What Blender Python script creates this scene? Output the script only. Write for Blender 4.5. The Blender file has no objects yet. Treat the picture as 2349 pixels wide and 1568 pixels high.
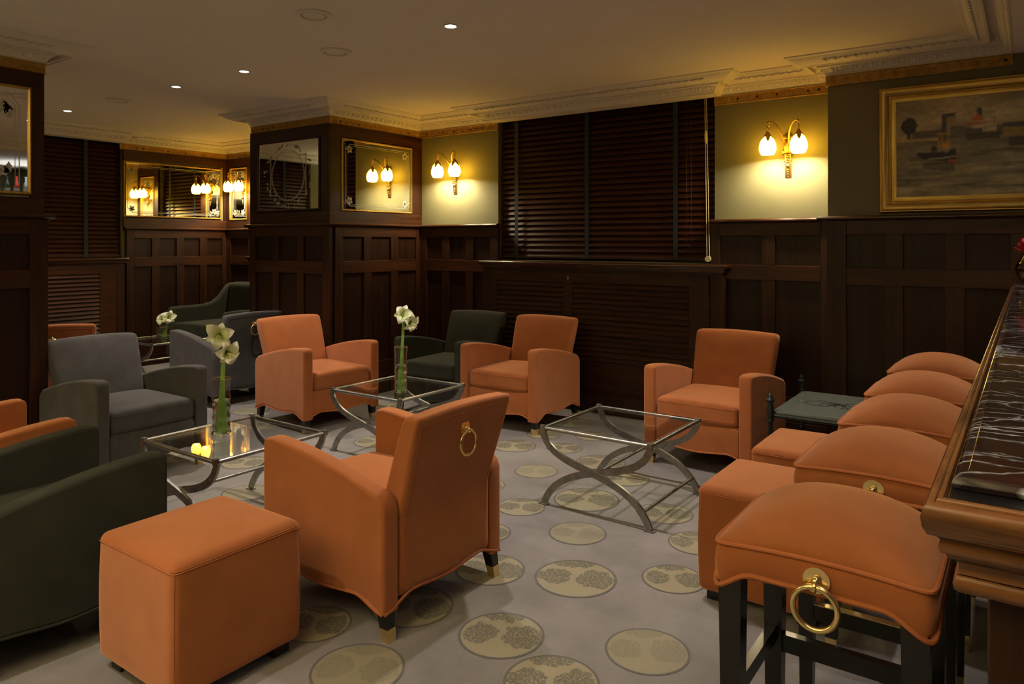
import bpy, bmesh, math, random
import numpy as np
from mathutils import Matrix, Vector, Euler
random.seed(7)
S = bpy.context.scene
COL = S.collection
PI = math.pi
R = math.radians

# ------------------------------------------------------------------ camera, world, lights, exposure
H = 1.40
YAW = math.atan(1186/1670.)
cam_d = bpy.data.cameras.new('camera'); cam = bpy.data.objects.new('camera', cam_d); COL.objects.link(cam)
cam.location = (0, 0, H); cam.rotation_euler = (PI/2, 0, YAW)
cam_d.sensor_width = 36; cam_d.lens = 36*1670/2349.; cam_d.shift_y = (556-784)/2349.; cam_d.clip_start = .05
S.camera = cam
W = bpy.data.worlds.new('world'); S.world = W; W.use_nodes = True
W.node_tree.nodes['Background'].inputs[0].default_value = (.02, .018, .015, 1)
W.node_tree.nodes['Background'].inputs[1].default_value = 1.0
S.view_settings.view_transform = 'Standard'; S.view_settings.look = 'None'
S.view_settings.exposure = 0.58; S.view_settings.gamma = 1; S.view_settings.use_curve_mapping = False
S.cycles.use_denoising = True
S.cycles.max_bounces = 10; S.cycles.transparent_max_bounces = 16
S.cycles.sample_clamp_indirect = 3.0
CEIL = 2.615
DOWN_W, SPOT_COL = 78, (1.0, .89, .78)
def lamp(name, kind, loc, energy, color, **k):
    d = bpy.data.lights.new(name, kind); d.energy = energy; d.color = color
    o = bpy.data.objects.new(name, d); COL.objects.link(o); o.location = loc
    for a, v in k.items():
        if a == 'rot': o.rotation_euler = v
        else: setattr(d, a, v)
    return o
# recessed downlights: the row across the room that the photo shows, and unseen spots added out of frame for brightness
DOWNLIGHTS = [(-1.79, 3.13), (-2.645, 3.13), (-4.539, 3.11), (-5.419, 3.11), (-7.229, 3.1)]
DOWN_FILL = [(-2.25, .15), (-4.4, .25), (-1.0, -1.5), (-3.3, -1.2)]
for i, (x, y) in enumerate(DOWNLIGHTS):
    lamp('downlight_or_fill', 'SPOT', (x, y, CEIL-.03), DOWN_W, SPOT_COL, spot_size=R(88), spot_blend=.65, shadow_soft_size=.03)
for i, (x, y) in enumerate(DOWN_FILL):
    lamp('downlight_or_fill', 'SPOT', (x, y, CEIL-.03), DOWN_W*.85, SPOT_COL, spot_size=R(88), spot_blend=.65, shadow_soft_size=.03)
# unseen spots added under the bulkhead to brighten the counter and stools
for y in (.5, 1.9, 3.3, 4.5):
    lamp('bar_fill_spot', 'SPOT', (.12, y, 2.49), 26, (1, .95, .90), spot_size=R(74), spot_blend=.6, shadow_soft_size=.04)
# unseen uplights added behind the camera to brighten the ceiling
for x, y, e in ((-5.0, -1.0, 225), (-1.3, -.8, 290), (-7.4, .4, 130), (-2.6, -2.6, 110)):
    lamp('rear_fill_uplight', 'SPOT', (x, y, 1.85), e, (1, .85, .47), spot_size=R(150), spot_blend=.5, shadow_soft_size=.10, rot=(PI, 0, 0))
for y in (.6, 1.9, 3.2, 4.4):
    lamp('bar_fill_uplight', 'SPOT', (1.55, y, 2.14), 16, (.9, .93, 1.0), spot_size=R(160), spot_blend=.6, shadow_soft_size=.03, rot=(PI, 0, 0))  # unseen uplights added above the back bar to brighten the bulkhead soffit

# ------------------------------------------------------------------ node helpers and materials
def mat(name):
    m = bpy.data.materials.new(name); m.use_nodes = True
    nt = m.node_tree; b = nt.nodes['Principled BSDF']
    return m, nt, b
def N(nt, t, **k):
    n = nt.nodes.new(t)
    for a, v in k.items(): setattr(n, a, v)
    return n
def ramp(nt, src, stops):
    r = N(nt, 'ShaderNodeValToRGB'); e = r.color_ramp.elements
    while len(e) < len(stops): e.new(.5)
    for i, (p, c) in enumerate(stops):
        e[i].position = p; e[i].color = (*c, 1) if len(c) == 3 else c
    nt.links.new(src, r.inputs[0]); return r.outputs[0]
def noise(nt, scale, detail=3, vec=None, rough=.5, distort=0):
    n = N(nt, 'ShaderNodeTexNoise'); n.inputs['Scale'].default_value = scale; n.inputs['Detail'].default_value = detail
    n.inputs['Roughness'].default_value = rough; n.inputs['Distortion'].default_value = distort
    if vec is not None: nt.links.new(vec, n.inputs['Vector'])
    return n.outputs['Fac']
def coord(nt, scale=(1, 1, 1), out='Object'):
    t = N(nt, 'ShaderNodeTexCoord'); m = N(nt, 'ShaderNodeMapping'); m.inputs['Scale'].default_value = scale
    nt.links.new(t.outputs[out], m.inputs[0]); return m.outputs[0]
def bump(nt, b, h, strength, dist=.01):
    n = N(nt, 'ShaderNodeBump'); n.inputs['Strength'].default_value = strength; n.inputs['Distance'].default_value = dist
    nt.links.new(h, n.inputs['Height']); nt.links.new(n.outputs[0], b.inputs['Normal'])
def simple(name, c, rough=.5, metal=0, spec=.5, **k):
    m, nt, b = mat(name)
    b.inputs['Base Color'].default_value = (*c, 1); b.inputs['Roughness'].default_value = rough
    b.inputs['Metallic'].default_value = metal; b.inputs['Specular IOR Level'].default_value = spec
    for a, v in k.items(): b.inputs[a.replace('_', ' ')].default_value = v
    return m
def varied(name, c0, c1, scale, rough=.5, bmp=0, bscale=200, sc=(1, 1, 1), metal=0, spec=.5, sheen=0):
    m, nt, b = mat(name); v = coord(nt, sc)
    col = ramp(nt, noise(nt, scale, 4, v), [(.3, c0), (.7, c1)])
    nt.links.new(col, b.inputs['Base Color']); b.inputs['Roughness'].default_value = rough
    b.inputs['Metallic'].default_value = metal; b.inputs['Specular IOR Level'].default_value = spec
    if sheen:
        b.inputs['Sheen Weight'].default_value = sheen; b.inputs['Sheen Roughness'].default_value = .45
        b.inputs['Sheen Tint'].default_value = (*[min(1, x*2.2+.04) for x in c1], 1)
    if bmp: bump(nt, b, noise(nt, bscale, 2, v), bmp, .002)
    return m
M = {}
M['orange'] = varied('orange_velvet', (.285, .090, .028), (.345, .110, .036), 7, .9, .25, 700, spec=.1, sheen=.8)
M['orange_pipe'] = varied('orange_piping', (.36, .112, .038), (.41, .13, .046), 20, .85, spec=.2)
M['orange'].node_tree.nodes['Principled BSDF'].inputs['Sheen Tint'].default_value = (.95, .50, .31, 1)
M['grey'] = varied('charcoal_velvet', (.059, .056, .054), (.079, .075, .073), 9, .9, .25, 700, spec=.1, sheen=.45)
M['green'] = varied('dark_green_velvet', (.024, .024, .017), (.032, .032, .023), 8, .9, .25, 700, spec=.12, sheen=.2)
M['black'] = simple('black_lacquer', (.006, .005, .005), .28)
M['brass'] = simple('polished_brass', (.84, .64, .29), .20, .9)
M['oldbrass'] = simple('aged_brass', (.42, .25, .07), .32, 1)
M['steel'] = varied('brushed_steel', (.24, .23, .215), (.38, .365, .34), 30, .36, 0, metal=1)
M['iron'] = varied('dark_iron', (.012, .016, .014), (.035, .042, .036), 60, .4, .4, 120, metal=.6)
M['chrome'] = simple('chrome', (.6, .6, .58), .15, 1)
def wood(name, sc, dark, light, rough=.42, coat=.05, spec=.22):
    m, nt, b = mat(name)
    v = coord(nt, sc); f = noise(nt, 1.0, 6, v, .6, .8)
    v2 = coord(nt, tuple(x*5 for x in sc)); g = noise(nt, 1.0, 3, v2, .6)
    mx = N(nt, 'ShaderNodeMath', operation='MULTIPLY_ADD'); mx.inputs[1].default_value = .35
    nt.links.new(g, mx.inputs[0]); nt.links.new(f, mx.inputs[2])
    nt.links.new(ramp(nt, mx.outputs[0], [(.42, dark), (.62, tuple((a+c)/2 for a, c in zip(dark, light))), (.85, light)]), b.inputs['Base Color'])
    b.inputs['Roughness'].default_value = rough; b.inputs['Coat Weight'].default_value = coat; b.inputs['Coat Roughness'].default_value = .2
    b.inputs['Specular IOR Level'].default_value = spec
    return m
DK, LT = (.0076, .0023, .0009), (.038, .0122, .0036)
M['wood_v'] = wood('mahogany_upright', (22, 22, 1.2), DK, LT)
M['wood_h'] = wood('mahogany_level', (1.5, 1.5, 26), (.0084, .0025, .0009), (.050, .0158, .0043))
M['wood_cap'] = wood('mahogany_polished', (1.5, 1.5, 26), (.0084, .0025, .0009), (.056, .0165, .0042), .2, .3, .5)
M['wood_panel'] = wood('mahogany_panel', (30, 30, .9), (.0058, .0019, .0008), (.022, .0068, .0021))
M['slat'] = wood('blind_slat_wood', (2, 2, 40), (.022, .0065, .003), (.048, .0135, .006), .38, .15)
M['bar_wood'] = wood('bar_walnut', (3, 6, 45), (.030, .0115, .004), (.175, .068, .021), .22, .6)
M['tape'] = simple('blind_tape_teal', (.014, .024, .028), .85)
M['cord'] = simple('cream_cord', (.55, .48, .28), .6)
M['ceiling'] = varied('ceiling_paint', (.68, .63, .56), (.71, .66, .59), 2.2, .9, spec=.2)
M['plaster'] = varied('cornice_plaster', (.60, .56, .48), (.66, .62, .53), 6, .85, spec=.2)
M['white'] = simple('white_enamel', (.6, .56, .47), .5)
M['gold'] = varied('gilded_wood', (.46, .29, .065), (.56, .36, .090), 5, .34, .10, 60, metal=.8)
M['gilt'] = varied('gilt_moulding', (.30, .165, .030), (.46, .27, .055), 25, .45, .2, 80, metal=.35)
M['hole'] = simple('dark_hole', (.004, .004, .004), .6)
M['wall'] = varied('olive_wall_paint', (.135, .122, .055), (.150, .136, .063), 3, .75, .3, 14, spec=.25)
M['wall_dark'] = varied('olive_wall_paint_breast', (.15, .128, .066), (.165, .142, .075), 3, .8, .3, 14, spec=.2)
m, nt, b = mat('mirror_glass'); b.inputs['Base Color'].default_value = (.80, .80, .74, 1); b.inputs['Metallic'].default_value = 1; b.inputs['Roughness'].default_value = .015; M['mirror'] = m
M['etch'] = simple('etched_frost', (.33, .32, .25), .7)
# glass: fresnel mix of a clear pass and a sharp reflection, so lamps shine through it
def thin_glass(name, tint, ior=1.5, gain=1.0):
    m = bpy.data.materials.new(name); m.use_nodes = True; nt = m.node_tree; nt.nodes.clear()
    o = N(nt, 'ShaderNodeOutputMaterial'); t = N(nt, 'ShaderNodeBsdfTransparent'); t.inputs[0].default_value = (*tint, 1)
    g = N(nt, 'ShaderNodeBsdfGlossy'); g.inputs['Roughness'].default_value = .012; g.inputs[0].default_value = (1, 1, 1, 1)
    f = N(nt, 'ShaderNodeFresnel'); ge = N(nt, 'ShaderNodeNewGeometry')
    bf_ = N(nt, 'ShaderNodeMath', operation='MULTIPLY_ADD'); bf_.inputs[1].default_value = 1/ior-ior; bf_.inputs[2].default_value = ior   # same air-to-glass value on both sides of the pane
    nt.links.new(ge.outputs['Backfacing'], bf_.inputs[0]); nt.links.new(bf_.outputs[0], f.inputs[0])
    k = N(nt, 'ShaderNodeMath', operation='MULTIPLY'); k.inputs[1].default_value = gain; k.use_clamp = True
    x = N(nt, 'ShaderNodeMixShader'); L = nt.links.new
    L(f.outputs[0], k.inputs[0]); L(k.outputs[0], x.inputs[0]); L(t.outputs[0], x.inputs[1]); L(g.outputs[0], x.inputs[2]); L(x.outputs[0], o.inputs[0])
    return m
M['glass'] = thin_glass('table_glass', (.96, .98, .965), 1.5, 1.0)
M['vase_glass'] = thin_glass('vase_glass', (.96, .975, .97), 1.5, 1.0)
m, nt, b = mat('water'); b.inputs['Base Color'].default_value = (.93, .96, .94, 1); b.inputs['Transmission Weight'].default_value = 1; b.inputs['IOR'].default_value = 1.3; b.inputs['Roughness'].default_value = 0; M['water'] = m
m, nt, b = mat('frosted_table_glass'); b.inputs['Base Color'].default_value = (.16, .18, .165, 1); b.inputs['Roughness'].default_value = .12; b.inputs['Coat Weight'].default_value = .6; M['frost'] = m
M['stem'] = varied('amaryllis_stem', (.14, .27, .035), (.22, .38, .05), 30, .45)
M['stem_base'] = M['stem']
m, nt, b = mat('amaryllis_petal')
v = coord(nt, (1, 1, 1), 'UV'); sx = N(nt, 'ShaderNodeSeparateXYZ'); nt.links.new(v, sx.inputs[0])
nt.links.new(ramp(nt, sx.outputs[1], [(0.0, (.30, .42, .06)), (.30, (.66, .72, .34)), (.65, (.80, .80, .62)), (1.0, (.76, .78, .50))]), b.inputs['Base Color'])
b.inputs['Roughness'].default_value = .5; b.inputs['Subsurface Weight'].default_value = .15; b.inputs['Subsurface Radius'].default_value = (.01, .01, .006); M['petal'] = m
M['stamen'] = simple('stamen', (.75, .72, .40), .6)
m, nt, b = mat('lamp_shade_lit')      # glowing alabaster shade of a lit lamp: golden towards its cap
v = coord(nt, (1, 1, 1), 'UV'); sx = N(nt, 'ShaderNodeSeparateXYZ'); nt.links.new(v, sx.inputs[0])
c = ramp(nt, sx.outputs[1], [(0.0, (1, .62, .060)), (.55, (1, .54, .040)), (1.0, (1, .40, .020))])
b.inputs['Base Color'].default_value = (.8, .65, .4, 1); nt.links.new(c, b.inputs['Emission Color']); b.inputs['Emission Strength'].default_value = 24.0; M['shade'] = m
def emis(name, c, s):
    m, nt, b = mat(name); b.inputs['Emission Color'].default_value = (*c, 1); b.inputs['Emission Strength'].default_value = s; b.inputs['Base Color'].default_value = (*c, 1); return m
M['lens'] = emis('downlight_lens', (1, .93, .88), 14)
M['bulb'] = emis('lit_bulb', (1, .80, .40), 30)
# carpet
m, nt, b = mat('carpet'); v = coord(nt)
f = noise(nt, 2.3, 5, v, .6); g = noise(nt, 260, 2, v)
mx = N(nt, 'ShaderNodeMath', operation='MULTIPLY_ADD'); mx.inputs[1].default_value = .45; nt.links.new(g, mx.inputs[0]); nt.links.new(f, mx.inputs[2])
nt.links.new(ramp(nt, mx.outputs[0], [(.45, (.150, .138, .134)), (.95, (.256, .237, .230))]), b.inputs['Base Color'])
b.inputs['Roughness'].default_value = .95; b.inputs['Specular IOR Level'].default_value = .1; bump(nt, b, g, .5, .004); M['carpet'] = m
# medallion: straw ground, slate ring, two tree crowns and a smaller one, stippled
def medallion(name, contrast, ground):
    m, nt, b = mat(name); L = nt.links.new
    uv = N(nt, 'ShaderNodeTexCoord').outputs['UV']
    ob = coord(nt)
    wob = N(nt, 'ShaderNodeTexNoise'); wob.inputs['Scale'].default_value = 14; wob.inputs['Detail'].default_value = 4; wob.inputs['Roughness'].default_value = .7; L(ob, wob.inputs[0])
    sc = N(nt, 'ShaderNodeVectorMath', operation='MULTIPLY_ADD'); sc.inputs[1].default_value = (.55, .55, 0); L(wob.outputs['Color'], sc.inputs[0]); L(uv, sc.inputs[2])
    def blob(cx, cy, rx, ry):
        mp = N(nt, 'ShaderNodeMapping'); mp.vector_type = 'POINT'; mp.inputs['Location'].default_value = (-(cx+.275)/rx, -(cy+.275)/ry, 0); mp.inputs['Scale'].default_value = (1/rx, 1/ry, 0)
        L(sc.outputs[0], mp.inputs[0]); ln = N(nt, 'ShaderNodeVectorMath', operation='LENGTH'); L(mp.outputs[0], ln.inputs[0])
        lt = N(nt, 'ShaderNodeMath', operation='LESS_THAN'); lt.inputs[1].default_value = 1; L(ln.outputs['Value'], lt.inputs[0]); return lt.outputs[0]
    acc = None
    for a in ((-.50, .05, .40, .42), (.48, -.02, .44, .50), (0, .78, .50, .22)):
        o = blob(*a)
        if acc is None: acc = o
        else:
            mx = N(nt, 'ShaderNodeMath', operation='MAXIMUM'); L(acc, mx.inputs[0]); L(o, mx.inputs[1]); acc = mx.outputs[0]
    st = N(nt, 'ShaderNodeMath', operation='GREATER_THAN'); st.inputs[1].default_value = .455; L(noise(nt, 135, 4, ob, .75), st.inputs[0])
    cr = N(nt, 'ShaderNodeMath', operation='MULTIPLY'); L(acc, cr.inputs[0]); L(st.outputs[0], cr.inputs[1])
    cr2 = N(nt, 'ShaderNodeMath', operation='MULTIPLY'); cr2.inputs[1].default_value = contrast; L(cr.outputs[0], cr2.inputs[0])
    ln = N(nt, 'ShaderNodeVectorMath', operation='LENGTH'); L(uv, ln.inputs[0])
    ring = ramp(nt, ln.outputs['Value'], [(.925, (0, 0, 0)), (.945, (1, 1, 1))])
    mc = N(nt, 'ShaderNodeMix', data_type='RGBA'); mc.inputs['A'].default_value = (*ground, 1); mc.inputs['B'].default_value = (.115, .108, .088, 1); L(cr2.outputs[0], mc.inputs['Factor'])
    m2 = N(nt, 'ShaderNodeMix', data_type='RGBA'); m2.inputs['B'].default_value = (.125, .118, .112, 1); L(ring, m2.inputs['Factor']); L(mc.outputs['Result'], m2.inputs['A'])
    L(m2.outputs['Result'], b.inputs['Base Color']); b.inputs['Roughness'].default_value = .95; b.inputs['Specular IOR Level'].default_value = .1
    bump(nt, b, noise(nt, 260, 2, ob), .5, .004); return m
M['medal'] = medallion('carpet_medallion', .85, (.275, .245, .170))
M['medal_pale'] = medallion('carpet_medallion_worn', .32, (.255, .23, .165))
# marble: near black with white veins running across the counter and rusty patches
m, nt, b = mat('black_marble'); L = nt.links.new
v = coord(nt, (1.5, 5.5, 0))
base = ramp(nt, noise(nt, 2.2, 6, coord(nt, (9, 26, 0)), .7), [(.40, (.005, .005, .005)), (.52, (.026, .008, .005)), (.62, (.007, .007, .006))])
n1 = noise(nt, 1.7, 5, v, .62, .9); ab = N(nt, 'ShaderNodeMath', operation='SUBTRACT'); ab.inputs[1].default_value = .5; L(n1, ab.inputs[0])
a2 = N(nt, 'ShaderNodeMath', operation='ABSOLUTE'); L(ab.outputs[0], a2.inputs[0])
vein = ramp(nt, a2.outputs[0], [(0, (1, 1, 1)), (.0045, (.5, .5, .5)), (.012, (.04, .04, .04)), (.03, (0, 0, 0))])
mk = ramp(nt, noise(nt, 5, 4, coord(nt, (1, 1.6, 0))), [(.36, (.05, .05, .05)), (.56, (1, 1, 1))])
wv = N(nt, 'ShaderNodeTexNoise'); wv.inputs['Scale'].default_value = 7; wv.inputs['Detail'].default_value = 4; L(coord(nt, (1, 1, 0)), wv.inputs['Vector'])
wa = N(nt, 'ShaderNodeVectorMath', operation='MULTIPLY_ADD'); wa.inputs[1].default_value = (.22, .22, 0); L(wv.outputs['Color'], wa.inputs[0]); L(coord(nt, (1, 1.7, 0)), wa.inputs[2])
vo = N(nt, 'ShaderNodeTexVoronoi', feature='DISTANCE_TO_EDGE'); vo.inputs['Scale'].default_value = 5.5; L(wa.outputs[0], vo.inputs['Vector'])
v2 = ramp(nt, vo.outputs['Distance'], [(0, (.75, .75, .75)), (.010, (.22, .22, .22)), (.028, (0, 0, 0))])
v2m = N(nt, 'ShaderNodeMath', operation='MULTIPLY'); L(v2, v2m.inputs[0]); L(ramp(nt, noise(nt, 9, 3, coord(nt, (1, 1, 0))), [(.42, (0, 0, 0)), (.62, (1, 1, 1))]), v2m.inputs[1])
vx = N(nt, 'ShaderNodeMath', operation='MAXIMUM')
vm = N(nt, 'ShaderNodeMath', operation='MULTIPLY'); L(vein, vm.inputs[0]); L(mk, vm.inputs[1]); L(vm.outputs[0], vx.inputs[0]); L(v2m.outputs[0], vx.inputs[1])
mc = N(nt, 'ShaderNodeMix', data_type='RGBA'); L(vx.outputs[0], mc.inputs['Factor']); L(base, mc.inputs['A']); mc.inputs['B'].default_value = (.72, .72, .72, 1)
L(mc.outputs['Result'], b.inputs['Base Color']); b.inputs['Roughness'].default_value = .07; M['marble'] = m
m, nt, b = mat('oil_painting'); a = N(nt, 'ShaderNodeVertexColor'); a.layer_name = 'Col'
vv = coord(nt); mm = N(nt, 'ShaderNodeMix', data_type='RGBA', blend_type='MULTIPLY'); mm.inputs['Factor'].default_value = .7
nt.links.new(a.outputs[0], mm.inputs['A']); nt.links.new(ramp(nt, noise(nt, 30, 5, coord(nt, (1, 1, 2.2))), [(.3, (.65, .65, .65)), (.7, (1.15, 1.12, 1.05))]), mm.inputs['B'])
nt.links.new(mm.outputs['Result'], b.inputs['Base Color']); b.inputs['Roughness'].default_value = .55; bump(nt, b, noise(nt, 160, 3, vv), .3, .003); M['canvas'] = m
M['red'] = simple('red_petal', (.35, .008, .008), .6)
M['amber_glass'] = thin_glass('amber_vase_glass', (.72, .66, .30), 1.5, 1.2)
M['bottle_green'] = simple('dark_bottle_glass', (.010, .02, .010), .08)
M['bottle_clear'] = simple('pale_bottle_glass', (.12, .13, .13), .08)
M['bottle_red'] = simple('red_bottle', (.16, .012, .008), .1)
M['label'] = simple('bottle_label', (.25, .24, .20), .7)
M['night'] = simple('night_window_glass', (.004, .004, .005), .05)

# ------------------------------------------------------------------ mesh helpers
class MB:
    def __init__(s): s.bm = bmesh.new(); s.M = Matrix(); s.uv = None
    def v(s, p): return s.bm.verts.new(s.M @ Vector(p))
    def f(s, vs, mi=0):
        try: f = s.bm.faces.new(vs); f.material_index = mi; return f
        except ValueError: return None
    def box(s, x0, x1, y0, y1, z0, z1, bev=0, seg=2):
        vs = [s.v((x, y, z)) for x in (x0, x1) for y in (y0, y1) for z in (z0, z1)]
        fs = [s.f([vs[i] for i in q]) for q in ((0,1,3,2), (4,6,7,5), (0,4,5,1), (2,3,7,6), (0,2,6,4), (1,5,7,3))]
        if bev:
            s.wn = True; es = list({e for f in fs for e in f.edges})
            bmesh.ops.bevel(s.bm, geom=es, offset=bev, segments=seg, affect='EDGES', profile=.5)
        return s
    def loops(s, rings, cap0=True, cap1=True, closed=True):
        n = len(rings[0])
        for a, b in zip(rings[:-1], rings[1:]):
            for i in range(n if closed else n-1):
                j = (i+1) % n; s.f([a[i], a[j], b[j], b[i]])
        if cap0: s.f(list(reversed(rings[0])))
        if cap1: s.f(rings[-1])
        return s
    def taper(s, x, y, z0, z1, w0, w1, dx=0, dy=0):     # square post, w0 at z0 (shifted dx,dy), w1 at z1
        rs = []
        for z, w, ox, oy in ((z0, w0, dx, dy), (z1, w1, 0, 0)):
            rs.append([s.v((x+ox+a*w/2, y+oy+b*w/2, z)) for a, b in ((-1,-1), (1,-1), (1,1), (-1,1))])
        return s.loops(rs)
    def tube(s, pts, r, seg=8, closed=False, caps=True, flat=None):
        pts = [Vector(p) for p in pts]; n = len(pts); rs = []; up = None
        for i, p in enumerate(pts):
            if closed: t = pts[(i+1) % n]-pts[i-1]
            else: t = pts[min(i+1, n-1)]-pts[max(i-1, 0)]
            t.normalize()
            if up is None: up = Vector((0, 0, 1)) if abs(t.z) < .9 else Vector((1, 0, 0))
            u = (up-t*up.dot(t)).normalized(); w = t.cross(u); up = u
            rr = r[i] if isinstance(r, (list, tuple)) else r
            if flat: rs.append([s.v(p+u*a*flat[0]/2+w*b*flat[1]/2) for a, b in ((-1,-1), (1,-1), (1,1), (-1,1))])
            else: rs.append([s.v(p+(u*math.cos(k*2*PI/seg)+w*math.sin(k*2*PI/seg))*rr) for k in range(seg)])
        if closed:
            rs.append(rs[0]); return s.loops(rs, False, False)
        return s.loops(rs, caps, caps)
    def lathe(s, prof, seg=20, c=(0, 0, 0), uv=False):
        rs = []
        for r, z in prof: rs.append([s.v((c[0]+max(r, 1e-4)*math.cos(k*2*PI/seg), c[1]+max(r, 1e-4)*math.sin(k*2*PI/seg), c[2]+z)) for k in range(seg)])
        if uv:
            s.uv = s.uv or s.bm.loops.layers.uv.new('UVMap')
            n = len(rs)
            for i in range(n-1):
                for k in range(seg):
                    j = (k+1) % seg; f = s.f([rs[i][k], rs[i][j], rs[i+1][j], rs[i+1][k]])
                    for lp, t in zip(f.loops, (i, i, i+1, i+1)): lp[s.uv].uv = (0, t/(n-1))
            return s
        return s.loops(rs, False, False)
    def torus(s, c, R_, r, n=24, seg=8, axis='z', sx=1, sz=1):
        pts = []
        for k in range(n):
            a = k*2*PI/n; x, y = math.cos(a)*R_*sx, math.sin(a)*R_*sz
            pts.append(Vector(c)+(Vector((x, y, 0)) if axis == 'z' else Vector((x, 0, y)) if axis == 'y' else Vector((0, x, y))))
        return s.tube(pts, r, seg, True)
    def ball(s, c, r, sc=(1, 1, 1), u=10, w=7):
        rs = []
        for i in range(w+1):
            a = -PI/2+PI*i/w
            rs.append([s.v((c[0]+sc[0]*r*max(math.cos(a), .01)*math.cos(k*2*PI/u), c[1]+sc[1]*r*max(math.cos(a), .01)*math.sin(k*2*PI/u), c[2]+sc[2]*r*math.sin(a))) for k in range(u)])
        return s.loops(rs)
    def sweep(s, path, prof, closed=False):             # path: plan points; prof: (offset to the right of travel, z)
        P = [Vector(p) for p in path]; n = len(P); nr = []
        for i in range(n if closed else n-1):
            d = (P[(i+1) % n]-P[i]).normalized(); nr.append(Vector((d.y, -d.x)))
        rs = []
        for i in range(n):
            if closed: a, b = nr[i-1], nr[i]
            else: a, b = nr[max(i-1, 0)], nr[min(i, n-2)]
            m = (a+b)/max(1+a.dot(b), .2)
            rs.append([s.v((P[i].x+m.x*o, P[i].y+m.y*o, z)) for o, z in prof])
        if closed: rs.append(rs[0])
        k = len(prof)
        for a, b in zip(rs[:-1], rs[1:]):
            for i in range(k-1): s.f([a[i], a[i+1], b[i+1], b[i]])
        if not closed:
            s.f(rs[0]); s.f(list(reversed(rs[-1])))
        return s
    def slab(s, outline, x0, x1, r, n=4):               # outline in (y,z), counter-clockwise; pillow-edged slab across x0..x1
        pts = []
        for p in outline:
            p = Vector(p)
            if not pts or (p-pts[-1]).length > .004: pts.append(p)
        if (pts[0]-pts[-1]).length < .004: pts.pop()
        k = len(pts)
        nm = []
        for i in range(k):
            t = (pts[(i+1) % k]-pts[i-1]).normalized(); nm.append(Vector((t.y, -t.x)))
        secs = [(x0+r*(1-math.cos(a)), r*(1-math.sin(a))) for a in [j*PI/2/n for j in range(n+1)]]
        secs += [(x1-(x-x0), o) for x, o in reversed(secs)]
        rs = [[s.v((x, p.x-q.x*o, p.y-q.y*o)) for p, q in zip(pts, nm)] for x, o in secs]
        s.loops(rs, False, False); s.flat = getattr(s, 'flat', [])
        for q in (rs[0], rs[-1]):
            f = s.f(q)
            if f: s.flat.append(f)
        return s
    def rbox(s, c, h, r, n=8, fn=None):                 # rounded box, half sizes h, reshaped by fn
        seen = {}
        ax = [sorted({-1, 1, *[(-1+2*i/n) for i in range(n+1)], *[q*(1-r/hh*t) for q in (-1, 1) for t in (1, .6, .3)]}) for hh in h]
        def vert(a):
            key = tuple(round(t, 4) for t in a)
            if key not in seen:
                p = Vector((a[0]*h[0], a[1]*h[1], a[2]*h[2])); inn = Vector([max(-hh+r, min(hh-r, t)) for t, hh in zip(p, h)]); d = p-inn
                if d.length > 1e-9: p = inn+d.normalized()*r
                q = Vector(c)+p
                if fn: q = Vector(fn(q))
                seen[key] = s.v(q)
            return seen[key]
        for d in range(3):
            e, g = (d+1) % 3, (d+2) % 3
            for sg in (-1, 1):
                for i in range(len(ax[e])-1):
                    for j in range(len(ax[g])-1):
                        q = []
                        for a, b in ((i, j), (i+1, j), (i+1, j+1), (i, j+1)):
                            t = [0, 0, 0]; t[d] = sg; t[e] = ax[e][a]; t[g] = ax[g][b]; q.append(vert(t))
                        s.f(q if sg > 0 else q[::-1])
        return s
    def build(s, name, m, parent=None, sharp=40, recalc=True):
        bm = s.bm
        if recalc: bmesh.ops.recalc_face_normals(bm, faces=bm.faces)
        for f in bm.faces: f.smooth = True
        for f in getattr(s, 'flat', []): f.smooth = False
        for e in bm.edges:
            if len(e.link_faces) == 2 and e.calc_face_angle(0) > R(sharp): e.smooth = False
        me = bpy.data.meshes.new(name); bm.to_mesh(me); bm.free()
        for x in (m if isinstance(m, (list, tuple)) else [m]): me.materials.append(M[x] if isinstance(x, str) else x)
        o = bpy.data.objects.new(name, me); COL.objects.link(o)
        if getattr(s, 'wn', False):
            wn = o.modifiers.new('weighted', 'WEIGHTED_NORMAL'); wn.keep_sharp = True; wn.weight = 90
        if parent: o.parent = parent
        return o
def tag(o, label=None, cat=None, group=None, kind=None):
    if label: o['label'] = label
    if cat: o['category'] = cat
    if group: o['group'] = group
    if kind: o['kind'] = kind
    return o
def thing(name, loc, rz, label, cat, group=None):
    o = bpy.data.objects.new(name, None); COL.objects.link(o); o.location = loc; o.rotation_euler = (0, 0, rz); o.empty_display_size = .1
    return tag(o, label, cat, group)
def dup(root, loc, rz, label, swap=None):
    def cp(o, par):
        c = o.copy(); COL.objects.link(c)
        if par: c.parent = par
        if swap and o.type == 'MESH' and o.data.materials and o.data.materials[0].name in swap:
            key = o.data.name+'|'+swap[o.data.materials[0].name]
            if key not in dup.cache:
                d = o.data.copy(); d.materials[0] = M[swap[o.data.materials[0].name]]; dup.cache[key] = d
            c.data = dup.cache[key]
        for ch in list(o.children): cp(ch, c)
        return c
    c = cp(root, None); c.location = loc; c.rotation_euler = (0, 0, rz); c['label'] = label
    return c
dup.cache = {}
def struct(mb, name, m, sharp=40): return tag(mb.build(name, m, None, sharp), kind='structure')
def facing(fx, fy): return math.atan2(fx, -fy)
def bez(p0, p1, p2, p3, n=14):
    return [tuple((1-t)**3*a+3*t*(1-t)**2*b+3*t*t*(1-t)*c+t**3*d for a, b, c, d in zip(p0, p1, p2, p3)) for t in [i/n for i in range(n+1)]]
def sm(x): x = max(0, min(1, x)); return x*x*(3-2*x)

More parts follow.
